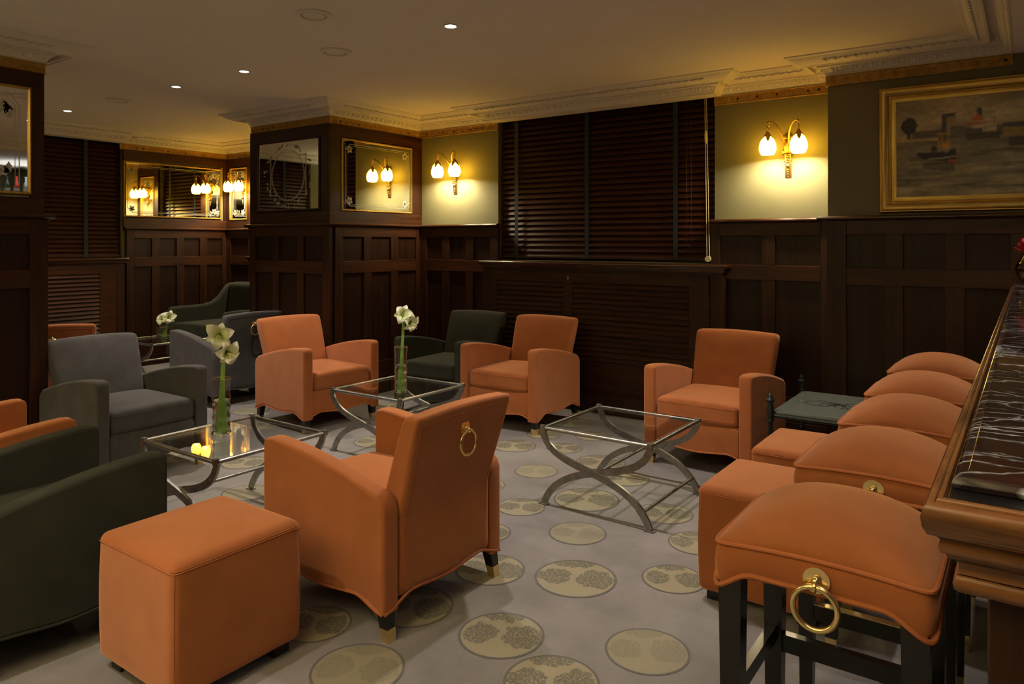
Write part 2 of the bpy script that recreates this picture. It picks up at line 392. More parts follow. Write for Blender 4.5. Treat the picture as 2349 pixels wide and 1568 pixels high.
# ------------------------------------------------------------------ room shell
XL, YB, XP, YP, XPW = -8.24, 5.40, -4.966, 4.253, -6.07      # left wall, back wall, pillar faces
BX, BY = -1.09, 5.163                                         # chimney breast: left end, face
WX0, WX1, WZ0, WZ1 = -3.99, -1.945, 1.262, 2.56               # window in the back wall
RW = 2.6
b = MB(); b.bm.loops.layers.uv.new('UVMap')
uvl = b.bm.loops.layers.uv.active
b.box(XL-.2, RW+.1, -3.1, YB+.2, -.06, 0)
circ = [(-1.544,2.632,.172,0), (-1.537,2.098,.155,0), (-1.068,2.305,.145,1), (-1.796,1.654,.155,1), (-1.207,2.862,.132,0), (-1.775,3.045,.140,1), (-2.195,3.173,.130,0),
        (-2.463,3.724,.134,1), (-1.968,3.471,.180,0), (-1.883,2.491,.150,0), (-1.937,2.063,.160,0), (-1.239,1.962,.155,0), (-1.26,3.267,.135,0), (-2.892,4.10,.150,0), (-2.582,4.255,.125,0),
        (-2.225,4.109,.160,0), (-1.953,3.914,.14,0), (-1.536,3.527,.145,0), (-2.14,2.80,.12,0), (-2.56,3.33,.12,0), (-5.28,3.679,.15,1), (-4.769,3.457,.14,0), (-3.75,3.62,.15,0), (-4.078,2.794,.14,0),
        (-2.136,1.764,.13,0), (-2.89,4.48,.13,0), (-2.572,4.632,.13,0), (-3.2,2.9,.15,0), (-2.75,2.05,.15,0), (-3.45,3.2,.14,0), (-3.2,2.2,.15,1)]
tries = 0
while len(circ) < 125 and tries < 6000:
    tries += 1; x, y, r = random.uniform(-8, 1), random.uniform(.3, 5.1), random.uniform(.12, .17)
    if all(math.hypot(x-a[0], y-a[1]) > r+a[2]+.07 for a in circ): circ.append((x, y, r, int(random.random() < .3)))
ca, sa = math.cos(R(30)), math.sin(R(30))
for x, y, r, pale in circ:
    vs = []; uv = []
    for k in range(40):
        a = k*2*PI/40; vs.append(b.v((x+r*math.cos(a), y+r*math.sin(a), .0012))); uv.append((math.cos(a)*ca+math.sin(a)*sa, -math.cos(a)*sa+math.sin(a)*ca))
    f = b.f(vs, 2 if pale else 1)
    for lp, q in zip(f.loops, uv): lp[uvl].uv = q
tag(b.build('floor', ['carpet', 'medal', 'medal_pale']), kind='structure')
struct(MB().box(XL-.2, RW+.1, -3.1, YB+.2, CEIL, CEIL+.08), 'ceiling', 'ceiling')
# back wall with its window opening, chimney breast
b = MB(); T = .16
b.box(XPW-.6+.55, WX0, YB, YB+T, 0, CEIL); b.box(WX1, BX+.1, YB, YB+T, 0, CEIL)
b.box(WX0, WX1, YB, YB+T, 0, WZ0-.02); b.box(WX0, WX1, YB, YB+T, WZ1, CEIL)
AX0, AX1 = -7.66, -6.62                                         # alcove window
b.box(XL-.16, AX0, YB, YB+T, 0, CEIL); b.box(AX1, XPW-.05, YB, YB+T, 0, CEIL); b.box(AX0, AX1, YB, YB+T, 0, WZ0); b.box(AX0, AX1, YB, YB+T, WZ1, CEIL)
struct(b, 'wall_back', 'wall')
struct(MB().box(BX, RW, BY, YB+T, 0, CEIL), 'wall_breast', 'wall_dark')
LY0, LY1 = 1.75, 4.10                                           # window in the left wall
b = MB(); b.box(XL-T, XL, -3.1, LY0, 0, CEIL); b.box(XL-T, XL, LY1, YB+T, 0, CEIL); b.box(XL-T, XL, LY0, LY1, 0, WZ0-.03); b.box(XL-T, XL, LY0, LY1, WZ1, CEIL)
struct(b, 'wall_left', 'wall')
struct(MB().box(RW, RW+.12, -3.1, YB, 0, CEIL), 'wall_right', 'wall')
struct(MB().box(XL-.1, RW+.1, -3.22, -3.1, 0, CEIL), 'wall_front', 'wall')
for i, q in enumerate([(WX0-.02, WX1+.02, YB+.105, YB+.12), (AX0-.02, AX1+.02, YB+.105, YB+.12)]):
    struct(MB().box(q[0], q[1], q[2], q[3], WZ0-.05, WZ1+.02), 'window_%d' % (i+1), 'night')
struct(MB().box(XL-.12, XL-.105, LY0-.02, LY1+.02, WZ0-.03, WZ1+.02), 'window_3', 'night')
# pillars: carcass
PY0 = .85; PY1 = 1.985
struct(MB().box(XPW, XP, YP, YB, 0, CEIL), 'pillar', 'wall_dark')
struct(MB().box(XPW, XP, PY0, PY1, 0, CEIL), 'pillar', 'plaster')
BHX = -.075
struct(MB().box(BHX, RW, -3.1, BY, 2.502, CEIL), 'ceiling_bulkhead', 'ceiling')
struct(MB().box(WX0-.03, WX1+.04, 5.25, YB, 2.502, CEIL), 'trim_1', 'plaster')        # boxed pelmets over the windows
struct(MB().box(XL, XL+.15, 1.2, 4.05, 2.502, CEIL), 'trim_2', 'plaster')

# plaster cornice: two enriched bands with a plain soffit between
CP = [(0, 2.50), (.010, 2.50), (.012, 2.511), (.019, 2.514), (.022, 2.524), (.045, 2.552), (.056, 2.556), (.060, 2.564), (.060, 2.577), (.106, 2.578), (.107, 2.556), (.120, 2.556), (.124, 2.561), (.138, 2.564), (.198, 2.596), (.204, 2.602), (.220, 2.604), (.226, 2.608), (.228, CEIL+.002), (0, CEIL+.002)]
PATH_MAIN = [(XL+.15, 1.2), (XL+.15, 4.05), (XL, 4.05), (XL, YB), (XPW, YB), (XPW, YP), (XP, YP), (XP, YB), (WX0-.03, YB), (WX0-.03, 5.25), (WX1+.04, 5.25), (WX1+.04, YB), (BX, YB), (BX, BY), (BHX, BY), (BHX, -3.05)]
PATH_PIL = [(XP, PY0), (XP, PY1), (XPW, PY1), (XPW, PY0)]
def segs(path, closed=False):
    n = len(path)
    for i in range(n if closed else n-1):
        a, c = Vector(path[i]), Vector(path[(i+1) % n]); d = c-a; L_ = d.length
        if L_ > .16: d.normalize(); yield a, d, Vector((d.y, -d.x)), L_, i
def enrich(b, path, closed):
    for a, d, nn, L_, i in segs(path, closed):
        n = max(1, round(L_/.058))
        for k in range(n):
            p = a+d*(L_*(k+.5)/n)
            Mx = Matrix(((d.x, nn.x, 0, p.x), (d.y, nn.y, 0, p.y), (0, 0, 1, 0), (0, 0, 0, 1)))
            b.M = Mx @ Matrix.Translation((0, .0350, 2.5375)) @ Matrix.Rotation(R(51), 4, 'X')
            b.ball((0, 0, 0), 1, (.0165, .019, .0065), 8, 5)
            b.M = Mx @ Matrix.Translation((.029, .0350, 2.5375)) @ Matrix.Rotation(R(51), 4, 'X')
            b.box(-.003, .003, -.018, .018, -.004, .004)
            for q in (-1, 1):
                b.M = Mx @ Matrix.Translation((q*.0145, .1705, 2.5757)) @ Matrix.Rotation(R(28), 4, 'X') @ Matrix.Rotation(q*R(35), 4, 'Z')
                b.ball((0, 0, 0), 1, (.017, .0085, .0055), 6, 4)
        b.M = Matrix()
b = MB(); b.sweep(PATH_MAIN, CP); enrich(b, PATH_MAIN, False); struct(b, 'trim_3', 'plaster', 30)
b = MB(); b.sweep(PATH_PIL, CP, True); enrich(b, PATH_PIL, True); struct(b, 'trim_4', 'plaster', 30)
# gilded rosette frieze under the cornice
GP = [(0, 2.436), (.016, 2.436), (.018, 2.440), (.012, 2.444), (.012, 2.494), (.018, 2.498), (.016, 2.502), (0, 2.502)]
def frieze(path, closed, holes):
    b = MB(); b.sweep(path, GP, closed)
    for a, d, nn, L_, i in segs(path, closed):
        n = max(1, round(L_/.072))
        for k in range(n):
            p = a+d*(L_*(k+.5)/n)
            b.M = Matrix(((d.x, nn.x, 0, p.x), (d.y, nn.y, 0, p.y), (0, 0, 1, 2.469), (0, 0, 0, 1)))
            b.torus((0, .012, 0), .0225, .0035, 14, 5, 'y'); b.torus((0, .012, 0), .0135, .0025, 10, 4, 'y')
            for q in (-1, 1): b.ball((q*.034, .012, 0), 1, (.006, .005, .016), 6, 4)
            if random.random() < .76: b.ball((0, .012, 0), 1, (.008, .007, .008), 8, 5)
            else: holes.append((b.M.copy()))
        b.M = Matrix()
    return b
holes = []
for i, (p, c) in enumerate([([(XL, 4.07), (XL, YB), (AX0, YB)], 0), ([(AX1, YB), (XPW, YB), (XPW, YP), (XP, YP), (XP, YB), (WX0, YB)], 0), ([(WX1, YB), (BX, YB), (BX, BY), (BHX, BY)], 0), (PATH_PIL, 1)]):
    struct(frieze(p, c, holes), 'trim_%d' % (5+i), 'gilt', 45)
b = MB()
for h in holes: b.M = h; b.tube([(0, .0118, 0), (0, .0135, 0)], .009, 10)
struct(b, 'trim_9', 'hole')

# wainscot: framed mahogany panels on a wall line; local (s along the wall, t out of it, z)
def wallM(o, al, n): return Matrix(((al[0], n[0], 0, o[0]), (al[1], n[1], 0, o[1]), (0, 0, 1, 0), (0, 0, 0, 1)))
ntrim = [10]
def board(Mx, boxes, m, bev=0):
    b = MB(); b.M = Mx
    for q in boxes: b.box(*q, bev)
    o = struct(b, 'trim_%d' % ntrim[0], m); ntrim[0] += 1; return o
ZD = 1.545
def wainscot(o, al, n, L_, np_, end=.09, mull=.095, low=None):
    Mx = wallM(o, al, n); t = .034
    board(Mx, [(0, L_, 0, .016, 0, ZD)], 'wood_panel')
    low = low or np_
    board(Mx, [(end, L_-end, .014, t, 1.45, ZD), (end, L_-end, .014, t, 1.125, 1.235), (end, L_-end, .014, t, .12, .30), (0, L_, .014, .05, 0, .125)], 'wood_h', .004)
    st = [(0, end, .014, t+.001, .12, ZD), (L_-end, L_, .014, t+.001, .12, ZD)]
    for k, (z0, z1) in ((np_, (1.234, 1.452)), (low, (.299, 1.126))):
        w = (L_-2*end-(k-1)*mull)/k
        for i in range(1, k):
            x = end+i*w+(i-1)*mull; st.append((x, x+mull, .014, t-.001, z0, z1))
    board(Mx, st, 'wood_v', .004)
wainscot((XP, YP+.03), (0, 1), (1, 0), YB-YP-.03, 3)                # pillar, window side
wainscot((XPW, YP), (1, 0), (0, -1), XP-XPW+.03, 3)                 # pillar, front
wainscot((XP+.03, YB), (1, 0), (0, -1), WX0-XP-.03+.02, 3)          # beside the window
wainscot((WX1-.02, YB), (1, 0), (0, -1), BX-WX1, 2, .07)            # under the right hand lamp
wainscot((BX, BY), (1, 0), (0, -1), 1.45, 4, .12, .105)             # chimney breast
wainscot((XL, LY1+.03), (0, 1), (1, 0), YB-LY1-.03, 4)              # alcove side
wainscot((XL+.03, YB), (1, 0), (0, -1), AX0-XL-.03, 1)
wainscot((AX1, YB), (1, 0), (0, -1), XPW-AX1, 1)
wainscot((XP, PY0), (0, 1), (1, 0), PY1-PY0+.02, 2, .10)            # near pillar
wainscot((XPW, PY1), (1, 0), (0, 1), XP-XPW, 3)
# dado rail: a dark cap moulding
DP = [(0, 1.530), (.030, 1.530), (.034, 1.540), (.052, 1.548), (.060, 1.556), (.060, 1.564), (.052, 1.572), (.020, 1.576), (0, 1.576)]
for p, c in [([(XL, LY1+.01), (XL, YB), (AX0+.01, YB)], 0), ([(AX1, YB), (XPW, YB), (XPW, YP), (XP, YP), (XP, YB), (WX0+.02, YB)], 0), ([(WX1-.02, YB), (BX, YB), (BX, BY), (RW, BY)], 0), (PATH_PIL, 1)]:
    struct(MB().sweep(p, DP, c), 'trim_%d' % ntrim[0], 'wood_cap', 35); ntrim[0] += 1
# mahogany boards round the mirrors above the dado
def uppers(o, al, n, L_, mx0, mx1, mz0=1.675, mz1=2.335):
    Mx = wallM(o, al, n); t = .03
    board(Mx, [(0, L_, 0, t, 1.57, mz0), (0, L_, 0, t, mz1, 2.437)], 'wood_h', .003)
    board(Mx, [(0, mx0, 0, t+.001, mz0-.001, mz1+.001), (mx1, L_, 0, t+.001, mz0-.001, mz1+.001)], 'wood_v', .003)
uppers((XP, YP-.03), (0, 1), (1, 0), YB-YP+.03, .13, 1.03)
uppers((XPW, YP), (1, 0), (0, -1), XP-XPW, .12, 1.02)
uppers((XL, LY1), (0, 1), (1, 0), YB-LY1, .03, 1.24)
uppers((XL+.03, YB), (1, 0), (0, -1), AX0-XL-.03, .06, .42)
uppers((AX1, YB), (1, 0), (0, -1), XPW-AX1, .10, .46)
uppers((XP, PY0), (0, 1), (1, 0), PY1-PY0, .12, PY1-PY0-.075)

# ------------------------------------------------------------------ mirrors
def leafpts(L_, w): return [(0, 0), (.25*L_, w*.5), (.45*L_, w*.28), (.6*L_, w*.5), (L_, 0), (.6*L_, -w*.5), (.45*L_, -w*.28), (.25*L_, -w*.5)]
def flat_poly(b, pts, y, th=.0006):
    a = [b.v((p[0], y, p[1])) for p in pts]; c = [b.v((p[0], y-th, p[1])) for p in pts]; b.loops([a, c])
def leaf(b, x, z, ang, L_, w, y):
    flat_poly(b, [(x+p*math.cos(ang)-q*math.sin(ang), z+p*math.sin(ang)+q*math.cos(ang)) for p, q in leafpts(L_, w)], y)
def strip(b, pts, w, y, closed=False):
    P = [Vector(p) for p in pts]; n = len(P); a, c = [], []
    for i in range(n):
        t = (P[(i+1) % n]-P[i-1]) if closed else (P[min(i+1, n-1)]-P[max(i-1, 0)])
        t.normalize(); q = Vector((-t.y, t.x))*w/2
        a.append(P[i]+q); c.append(P[i]-q)
    k = n if closed else n-1
    for i in range(k):
        j = (i+1) % n; flat_poly(b, [a[i], a[j], c[j], c[i]], y)
def mirror(o, rz, w, h, label, style, gold=True):
    t = thing('wall_mirror', o, rz, label, 'mirror')
    MB().box(-w/2, w/2, -.012, 0, -h/2, h/2).build('mirror_glass', 'mirror', t)
    b = MB(); f = .014
    path = [(-w/2, -h/2), (w/2, -h/2), (w/2, h/2), (-w/2, h/2)]
    prof = [(-f, 0), (-f, -.018), (-f*.5, -.026), (0, -.024), (f*.4, -.014), (f*.4, 0)]
    rs = []
    for i, (x, z) in enumerate(path):
        sx, sz = (1 if x > 0 else -1), (1 if z > 0 else -1)
        rs.append([b.v((x-sx*(-o_), y, z-sz*(-o_))) for o_, y in prof])
    rs.append(rs[0]); b.loops(rs, False, False, False)
    if gold:
        for i in range(4):
            p, q = Vector(path[i]), Vector(path[(i+1) % 4]); n = int((q-p).length/.011)
            for k in range(n):
                c = p+(q-p)*(k+.5)/n; b.ball((c.x*(1-.008/w), -.026, c.y*(1-.008/h)), .0042, (1, 1, 1), 6, 4)
    b.build('frame', 'gold' if gold else 'wood_h', t)
    b = MB(); y = -.0122
    if style == 'border':
        for g, lw in ((.045, .0045), (.060, .0025)):
            X, Z, c = w/2-g, h/2-g, .05+(.0 if g < .05 else .012)
            for q in (-1, 1):
                strip(b, [(-X+c, q*Z), (X-c, q*Z)], lw, y); strip(b, [(q*X, -Z+c), (q*X, Z-c)], lw, y)
                for e in (-1, 1): strip(b, [(q*(X-c), e*Z), (q*X, e*(Z-c))], lw, y)
        for q in (-1, 1):
            for e in (-1, 1):
                cx, cz = q*(w/2-.085), e*(h/2-.085)
                base = math.atan2(-e, -q)
                for da, L_ in ((0, .05), (.9, .045), (-.9, .045), (1.9, .034), (-1.9, .034), (PI, .03)): leaf(b, cx, cz, base+da, L_, L_*.55, y)
                for da in (-1, 1):
                    strip(b, [(cx+q*.03+.016*math.cos(a)+(da*.03 if da*q > 0 else 0), cz+.016*math.sin(a)+e*.028*(da < 0)) for a in [k*.55 for k in range(10)]], .003, y)
    elif style == 'oval':
        rx, rz_ = w*.265, h*.36
        for g in (1.0, .955): strip(b, [(math.cos(a)*rx*g, math.sin(a)*rz_*g) for a in [k*2*PI/60 for k in range(60)]], .0055 if g == 1 else .003, y, True)
        for q in (-1, 1):
            if q < 0: b.build('etched_oval', 'etch', t)
            b = MB()
            strip(b, [(q*(rx+.012), -rz_*.85), (q*(rx+.012), rz_*.85)], .006, y); strip(b, [(q*(rx+.024), -rz_*.8), (q*(rx+.024), rz_*.8)], .003, y)
            for e in (-1, 1): strip(b, [(q*(rx+.03), e*rz_*.76), (q*rx*.66, e*rz_*.76)], .006, y)
            b.build('etched_bracket', 'etch', t)
        b = MB()
        rg = random.Random(3)
        for k in range(90):
            a = rg.uniform(0, 2*PI); u = 1.13+rg.random()*.10; side = abs(math.cos(a)) > .8; tb = abs(math.sin(a)) > .72
            if not (side or tb): continue
            if side: u = 1.2+rg.random()*.28*abs(math.cos(a))**6
            leaf(b, math.cos(a)*rx*u, math.sin(a)*rz_*u*(.98 if tb else 1), a+rg.uniform(-.9, .9), rg.uniform(.022, .038), rg.uniform(.010, .018), y)
    elif style == 'corner':
        X, Z = w/2-.06, h/2-.05
        for g in (0, .022):
            strip(b, [(X-g, -Z), (X-g, Z-.07), (X-g-.05, Z-g*.6), (-X, Z-g*.6)], .0045 if g == 0 else .003, y)
        for da, L_ in ((PI, .08), (PI+.8, .075), (-PI/2, .085), (-PI/2-.4, .06), (-PI/2+.8, .05), (PI-.7, .05)): leaf(b, X-.055, Z-.07, da, L_, L_*.5, y)
        for da, L_ in ((PI, .07), (PI-.8, .065), (PI/2, .07), (PI/2+.5, .05)): leaf(b, X-.055, -Z+.07, da, L_, L_*.5, y)
    b.build('etched_ornament', 'etch', t)
    return t
mirror((XP+.012, (4.363+5.251)/2, 2.002), PI/2, .888, .64, 'gilt framed etched mirror on the dark pillar next to the wall lamp', 'border')
mirror(((-5.942-5.059)/2-.01, YP-.012, 2.010), 0, .885, .645, 'mirror with an etched oval wreath on the front of the central pillar', 'oval', False)
mirror((XL+.012, (4.10+5.305)/2, 2.0), PI/2, 1.20, .62, 'wide gilt framed mirror on the far left wall beside the blind', 'border')
mirror((-7.955, YB-.012, 2.0), 0, .345, .64, 'narrow gilt framed mirror behind the lamp in the far corner', 'border')
mirror((-6.34, YB-.012, 2.0), 0, .345, .64, 'narrow mirror behind the lamp hidden by the central pillar', 'border')
mirror((XP+.012, 1.44, 2.015), PI/2, .94, .645, 'gilt framed mirror with etched leaf corner on the near left pillar', 'corner')

# ------------------------------------------------------------------ wall lamps
def make_sconce(label, loc, rz):
    t = thing('wall_lamp', loc, rz, label, 'wall lamp', 'twin shade brass wall lamps')
    b = MB()                                            # backplate: scrolled head, tapering beaded tail
    b.slab([(-.0, .15), (-.012, .155), (-.022, .135), (-.026, .10), (-.022, .03), (-.020, -.02), (-.014, -.10), (-.006, -.16), (0, -.165)], -.022, .022, .004, 2)
    b.rbox((0, -.018, .128), (.033, .018, .016), .008, 4); b.rbox((0, -.02, .06), (.025, .016, .055), .012, 4)
    for q in (-1, 1):
        for k in range(6): b.ball((q*.010*(1-k*.07), -.026+k*.0015, .0-k*.017), .0068-.0004*k, (1, 1, 1), 8, 5)
        b.torus((q*.022, -.02, -.055), .008, .003, 12, 5, 'y'); b.ball((q*.030, -.022, .02), 1, (.010, .008, .022), 8, 5); b.ball((q*.027, -.02, .105), 1, (.008, .008, .024), 8, 5)
    b.ball((0, -.024, -.075), 1, (.016, .010, .018), 10, 6)
    for k in range(4): b.ball((0, -.016+.002*k, -.105-k*.016), .0075-.0012*k, (1, 1, 1.2), 8, 5)
    b.build('backplate', 'oldbrass', t)
    for q in (-1, 1):
        x, y = q*.105, -.145
        b = MB(); pts = bez((q*.012, -.03, .06), (q*.02, -.10, .16), (q*.055, -.13, .245), (x*.93, y, .222), 16)
        b.tube(pts, .0055, 8); b.ball((x*.95, y, .224), .009); b.build('arm', 'oldbrass', t)
        b = MB(); b.torus((x, y, .207), .012, .0028, 14, 6, 'y'); b.torus((x, y, .187), .010, .0028, 14, 6, 'x'); b.torus((x, y, .168), .009, .0026, 14, 6, 'y'); b.build('chain', 'oldbrass', t)
        b = MB()                                        # petal cap over the shade
        b.lathe([(.003, .162), (.010, .158), (.013, .148), (.020, .138), (.031, .124)], 20, (x, y, 0))
        for k in range(5):
            a0 = k*2*PI/5; tip = Vector((x+.0555*math.cos(a0), y+.0555*math.sin(a0), .082))
            m1 = [Vector((x+.0305*math.cos(a0+d), y+.0305*math.sin(a0+d), .125)) for d in (-.62, -.3, 0, .3, .62)]
            m2 = [Vector((x+.0460*math.cos(a0+d), y+.0460*math.sin(a0+d), .105)) for d in (-.26, -.13, 0, .13, .26)]
            v1 = [b.v(p) for p in m1]; v2 = [b.v(p) for p in m2]; vt = b.v(tip)
            for i in range(4): b.f([v1[i], v1[i+1], v2[i+1], v2[i]]); b.f([v2[i], v2[i+1], vt])
        b.build('shade_cap', 'oldbrass', t, 60)
        b = MB(); b.lathe([(.042, -.004), (.052, .012), (.0585, .032), (.0590, .050), (.055, .072), (.047, .095), (.036, .117), (.022, .134)], 28, (x, y, 0), uv=True)
        b.build('glass_shade', 'shade', t, 60)
        l = lamp('bulb_lamp', 'SPOT', (x, y, .016), 18, (1, .94, .72), spot_size=R(168), spot_blend=.15, shadow_soft_size=.02); l.parent = t
    return t
ZS = 2.025
make_sconce('lit twin shade brass wall lamp between the window blind and the painting', (-1.405, YB, ZS), 0)
sc = bpy.data.objects['wall_lamp']
dup(sc, (-4.50, YB, ZS), 0, 'lit twin shade brass wall lamp between the mirrored pillar and the blind')
dup(sc, (-7.87, YB-.012, ZS), 0, 'lit twin shade brass wall lamp in the far corner beyond the pillar')
dup(sc, (-6.34, YB-.012, ZS), 0, 'lit twin shade wall lamp behind the pillar, seen only in the far mirror')

# ------------------------------------------------------------------ blinds and radiator cabinets
def blind(o, rz, w, z0, z1, label, tapes, pull):
    t = thing('window_blind', o, rz, label, 'blind', None)
    b = MB(); n = int((z1-z0-.04)/.0475)
    for k in range(n):
        z = z0+.035+k*.0475; sl = []
        for s_ in (-1, -.33, .33, 1):
            yy = .026*s_; zz = .0018*(1-s_*s_)
            a = R(62); sl.append((yy*math.cos(a)-zz*math.sin(a), z+yy*math.sin(a)+zz*math.cos(a)))
        top = [[b.v((x, y, zz)) for y, zz in sl] for x in (-w/2, w/2)]
        bot = [[b.v((x, y+.0028, zz-.0014)) for y, zz in sl] for x in (-w/2, w/2)]
        rs = [top[i]+bot[i][::-1] for i in (0, 1)]; b.loops(rs)
    b.build('slats', 'slat', t, 50)
    MB().box(-w/2, w/2, -.026, .026, z0, z0+.016, .003).build('bottom_rail', 'slat', t)
    MB().box(-w/2, w/2, -.03, .03, z1-.05, z1).build('head_rail', 'slat', t)
    for x in tapes:
        b = MB(); b.box(x-.019, x+.019, -.030, -.0285, z0, z1-.04)
        b.build('tape', 'tape', t)
    if pull is not None:
        for q, zb in ((-.05, z0+.12), (-.085, z0+.16)):
            b = MB(); b.tube([(pull+q, -.04, z1-.05), (pull+q+.004, -.042, zb)], .0016, 5); b.ball((pull+q+.004, -.042, zb-.01), 1, (.007, .007, .012)); b.build('pull_cord', 'wood_h', t)
    return t
bl = blind(((WX0+WX1)/2, YB+.045, 0), 0, WX1-WX0-.03, WZ0, WZ1, 'wide dark wooden venetian blind over the louvred cabinet', (-.83, -.10, .70), .88)
b = MB(); x = .985; y = -.085
for q in (-.010, .010): b.tube([(x+q*.6-.02, y, 2.49), (x+q, y, 1.29)], .0028, 6)
b.tube([(x-.02, y, 2.25), (x-.019, y, 2.235), (x-.018, y, 2.20), (x-.017, y, 2.165), (x-.016, y, 2.15)], [.004, .010, .0125, .010, .004], 10)
b.build('loop_cord', 'cord', bl)
b = MB(); b.tube([(x, y-.012, 1.275), (x, y+.012, 1.275)], .022, 16); b.build('cord_weight', 'cord', bl)
blind((XL+-.045, (LY0+LY1)/2, 0), PI/2, LY1-LY0-.004, WZ0-.02, WZ1, 'dark wooden venetian blind on the far left wall beside the near pillar', (-.75, .05, .80), 1.05)
blind(((AX0+AX1)/2, YB+.045, 0), 0, AX1-AX0-.03, WZ0, WZ1, 'narrow dark wooden venetian blind in the alcove behind the central pillar', (-.3, .3), None)
def cabinet(o, rz, w, d, label, lou):
    t = thing('radiator_cabinet', o, rz, label, 'cabinet')
    b = MB(); b.box(-w/2, w/2, -d, 0, 0, 1.20, .004); b.box(-w/2-.004, w/2+.004, -d-.014, 0, 0, .16, .004); b.build('body', 'wood_v', t)
    b = MB(); b.sweep([(-w/2-.04, 0), (-w/2-.04, -d-.035), (w/2+.04, -d-.035), (w/2+.04, 0)], [(-.03, 1.198), (-.012, 1.198), (0, 1.208), (.004, 1.220), (0, 1.232), (-.02, 1.236), (-.03, 1.236)]) if 0 else None
    b.box(-w/2-.035, w/2+.035, -d-.035, .055, 1.202, 1.236, .012, 3); b.box(-w/2-.015, w/2+.015, -d-.015, 0, 1.175, 1.204, .006); b.build('top_board', 'wood_cap', t)
    b = MB(); y0, y1 = -d-.020, -d+.002
    xs = lou
    b.box(-w/2+.10, w/2-.10, y0, y1, 1.065, 1.145, .003); b.box(-w/2+.10, w/2-.10, y0, y1, .20, .42, .003)
    edges = [-w/2+.10]+[v for q in xs for v in q]+[w/2-.10]
    for i in range(0, len(edges), 2): b.box(edges[i], edges[i+1], y0-.001, y1, .20, 1.145, .003)
    b.build('door_frame', 'wood_h', t)
    for x0, x1 in xs:
        b = MB(); b.box(x0, x1, -d-.004, -d+.001, .42, 1.065)
        n = int(.645/.043)
        for k in range(n):
            z = .424+k*.043
            b.M = Matrix.Translation((0, -d-.012, z+.02)) @ Matrix.Rotation(R(-28), 4, 'X'); b.box(x0, x1, -.004, .004, -.021, .021, .002, 1)
        b.M = Matrix(); b.build('louvre_panel', 'wood_h', t)
    if len(xs) > 1:
        b = MB(); cx = (xs[0][1]+xs[1][0])/2
        flat_poly(b, [(cx, 1.128), (cx+.012, 1.104), (cx, 1.076), (cx-.012, 1.104)], -d-.0205, .002); b.build('keyhole_plate', 'oldbrass', t)
    return t
cabinet((-2.965, YB-.035, 0), 0, 2.24, .075, 'low dark mahogany radiator cabinet with louvred doors under the wide blind', [(-.94, -.245), (-.155, .865)])
cabinet((XL+.035, 2.90, 0), PI/2, 2.35, .075, 'dark mahogany cabinet with a louvred grille under the far left blind', [(-.9, -.2), (-.1, .90)])
cabinet(((AX0+AX1)/2, YB-.035, 0), 0, .98, .06, 'narrow mahogany cabinet under the alcove blind behind the pillar', [(-.3, .3)])

# ------------------------------------------------------------------ ceiling fittings
for i, (x, y) in enumerate(DOWNLIGHTS):
    lb = ['recessed ceiling downlight at the very top edge of the picture', 'bright recessed downlight on the ceiling beside the two round vents', 'recessed downlight above the front of the mirrored pillar', 'recessed downlight left of the one above the central pillar', 'far left recessed downlight above the dark blind'][i]
    t = thing('downlight', (x, y, CEIL), 0, lb, 'ceiling light', 'recessed downlights')
    b = MB(); b.lathe([(.040, -.001), (.042, -.004), (.033, -.005), (.028, .0)], 28); b.build('trim_ring', 'white', t)
    b = MB(); b.tube([(0, 0, -.0045), (0, 0, -.001)], .028, 24); b.build('lens', 'lens', t)
for x, y, r, op, lb in [(-3.106, 2.551, .095, 1, 'round ceiling vent with an open ring nearest the camera'), (-3.599, 3.129, .10, 0, 'flat round ceiling disc between the vent and the pillar'), (-6.34, 3.124, .10, 0, 'flat round ceiling disc far left near the end downlight')]:
    t = thing('ceiling_vent', (x, y, CEIL), 0, lb, 'vent', 'round ceiling fittings')
    b = MB(); b.lathe([(r, 0), (r, -.006), (r*.92, -.012), (r*.74, -.012), (r*.70, -.004), (r*.70, 0)], 40); b.build('ring', 'plaster', t)
    b = MB(); b.lathe([(.0005, -.012 if op else -.007), (r*.55, -.012 if op else -.007), (r*.62, -.009 if op else -.007), (r*(.62 if op else .71), 0)], 40); b.build('disc', 'plaster', t)

# ------------------------------------------------------------------ oil painting of a harbour
pw, ph = 1.26, .60
t = thing('framed_painting', (-.055, BY-.005, 1.982), 0, 'large gilt framed oil painting of a tug boat in a grey harbour', 'painting')
t.rotation_euler = (R(1.6), 0, 0)
nx, nz = 340, 170
xs, zs = np.linspace(0, 1, nx), np.linspace(0, 1, nz); X, Z = np.meshgrid(xs, zs)
rg = np.random.RandomState(4)
def fbm(fx, fz, oct_=5):
    out = np.zeros_like(X); amp = 1
    for o_ in range(oct_):
        gx, gz = int(fx*2**o_)+2, int(fz*2**o_)+2; g = rg.rand(gz, gx)
        u, w = X*(gx-1.001), Z*(gz-1.001); i, j = u.astype(int), w.astype(int); a, c = u-i, w-j
        a, c = a*a*(3-2*a), c*c*(3-2*c)
        out += amp*((g[j, i]*(1-a)+g[j, i+1]*a)*(1-c)+(g[j+1, i]*(1-a)+g[j+1, i+1]*a)*c); amp *= .55
    return out/2.1
C = np.zeros((nz, nx, 3))
def paint(mask, c, a=1.0):
    for k in range(3): C[..., k] = np.where(mask, C[..., k]*(1-a)+c[k]*a, C[..., k])
sky = fbm(3, 4); wat = fbm(5, 22); nb = fbm(30, 30, 2); hor = .60
base = np.where(sky > .5, 1, 0)
for k, (lo, hi) in enumerate(((.10, .27), (.088, .225), (.062, .150))): C[..., k] = lo+(hi-lo)*np.clip((sky-.25)*2, 0, 1)
w = Z < hor
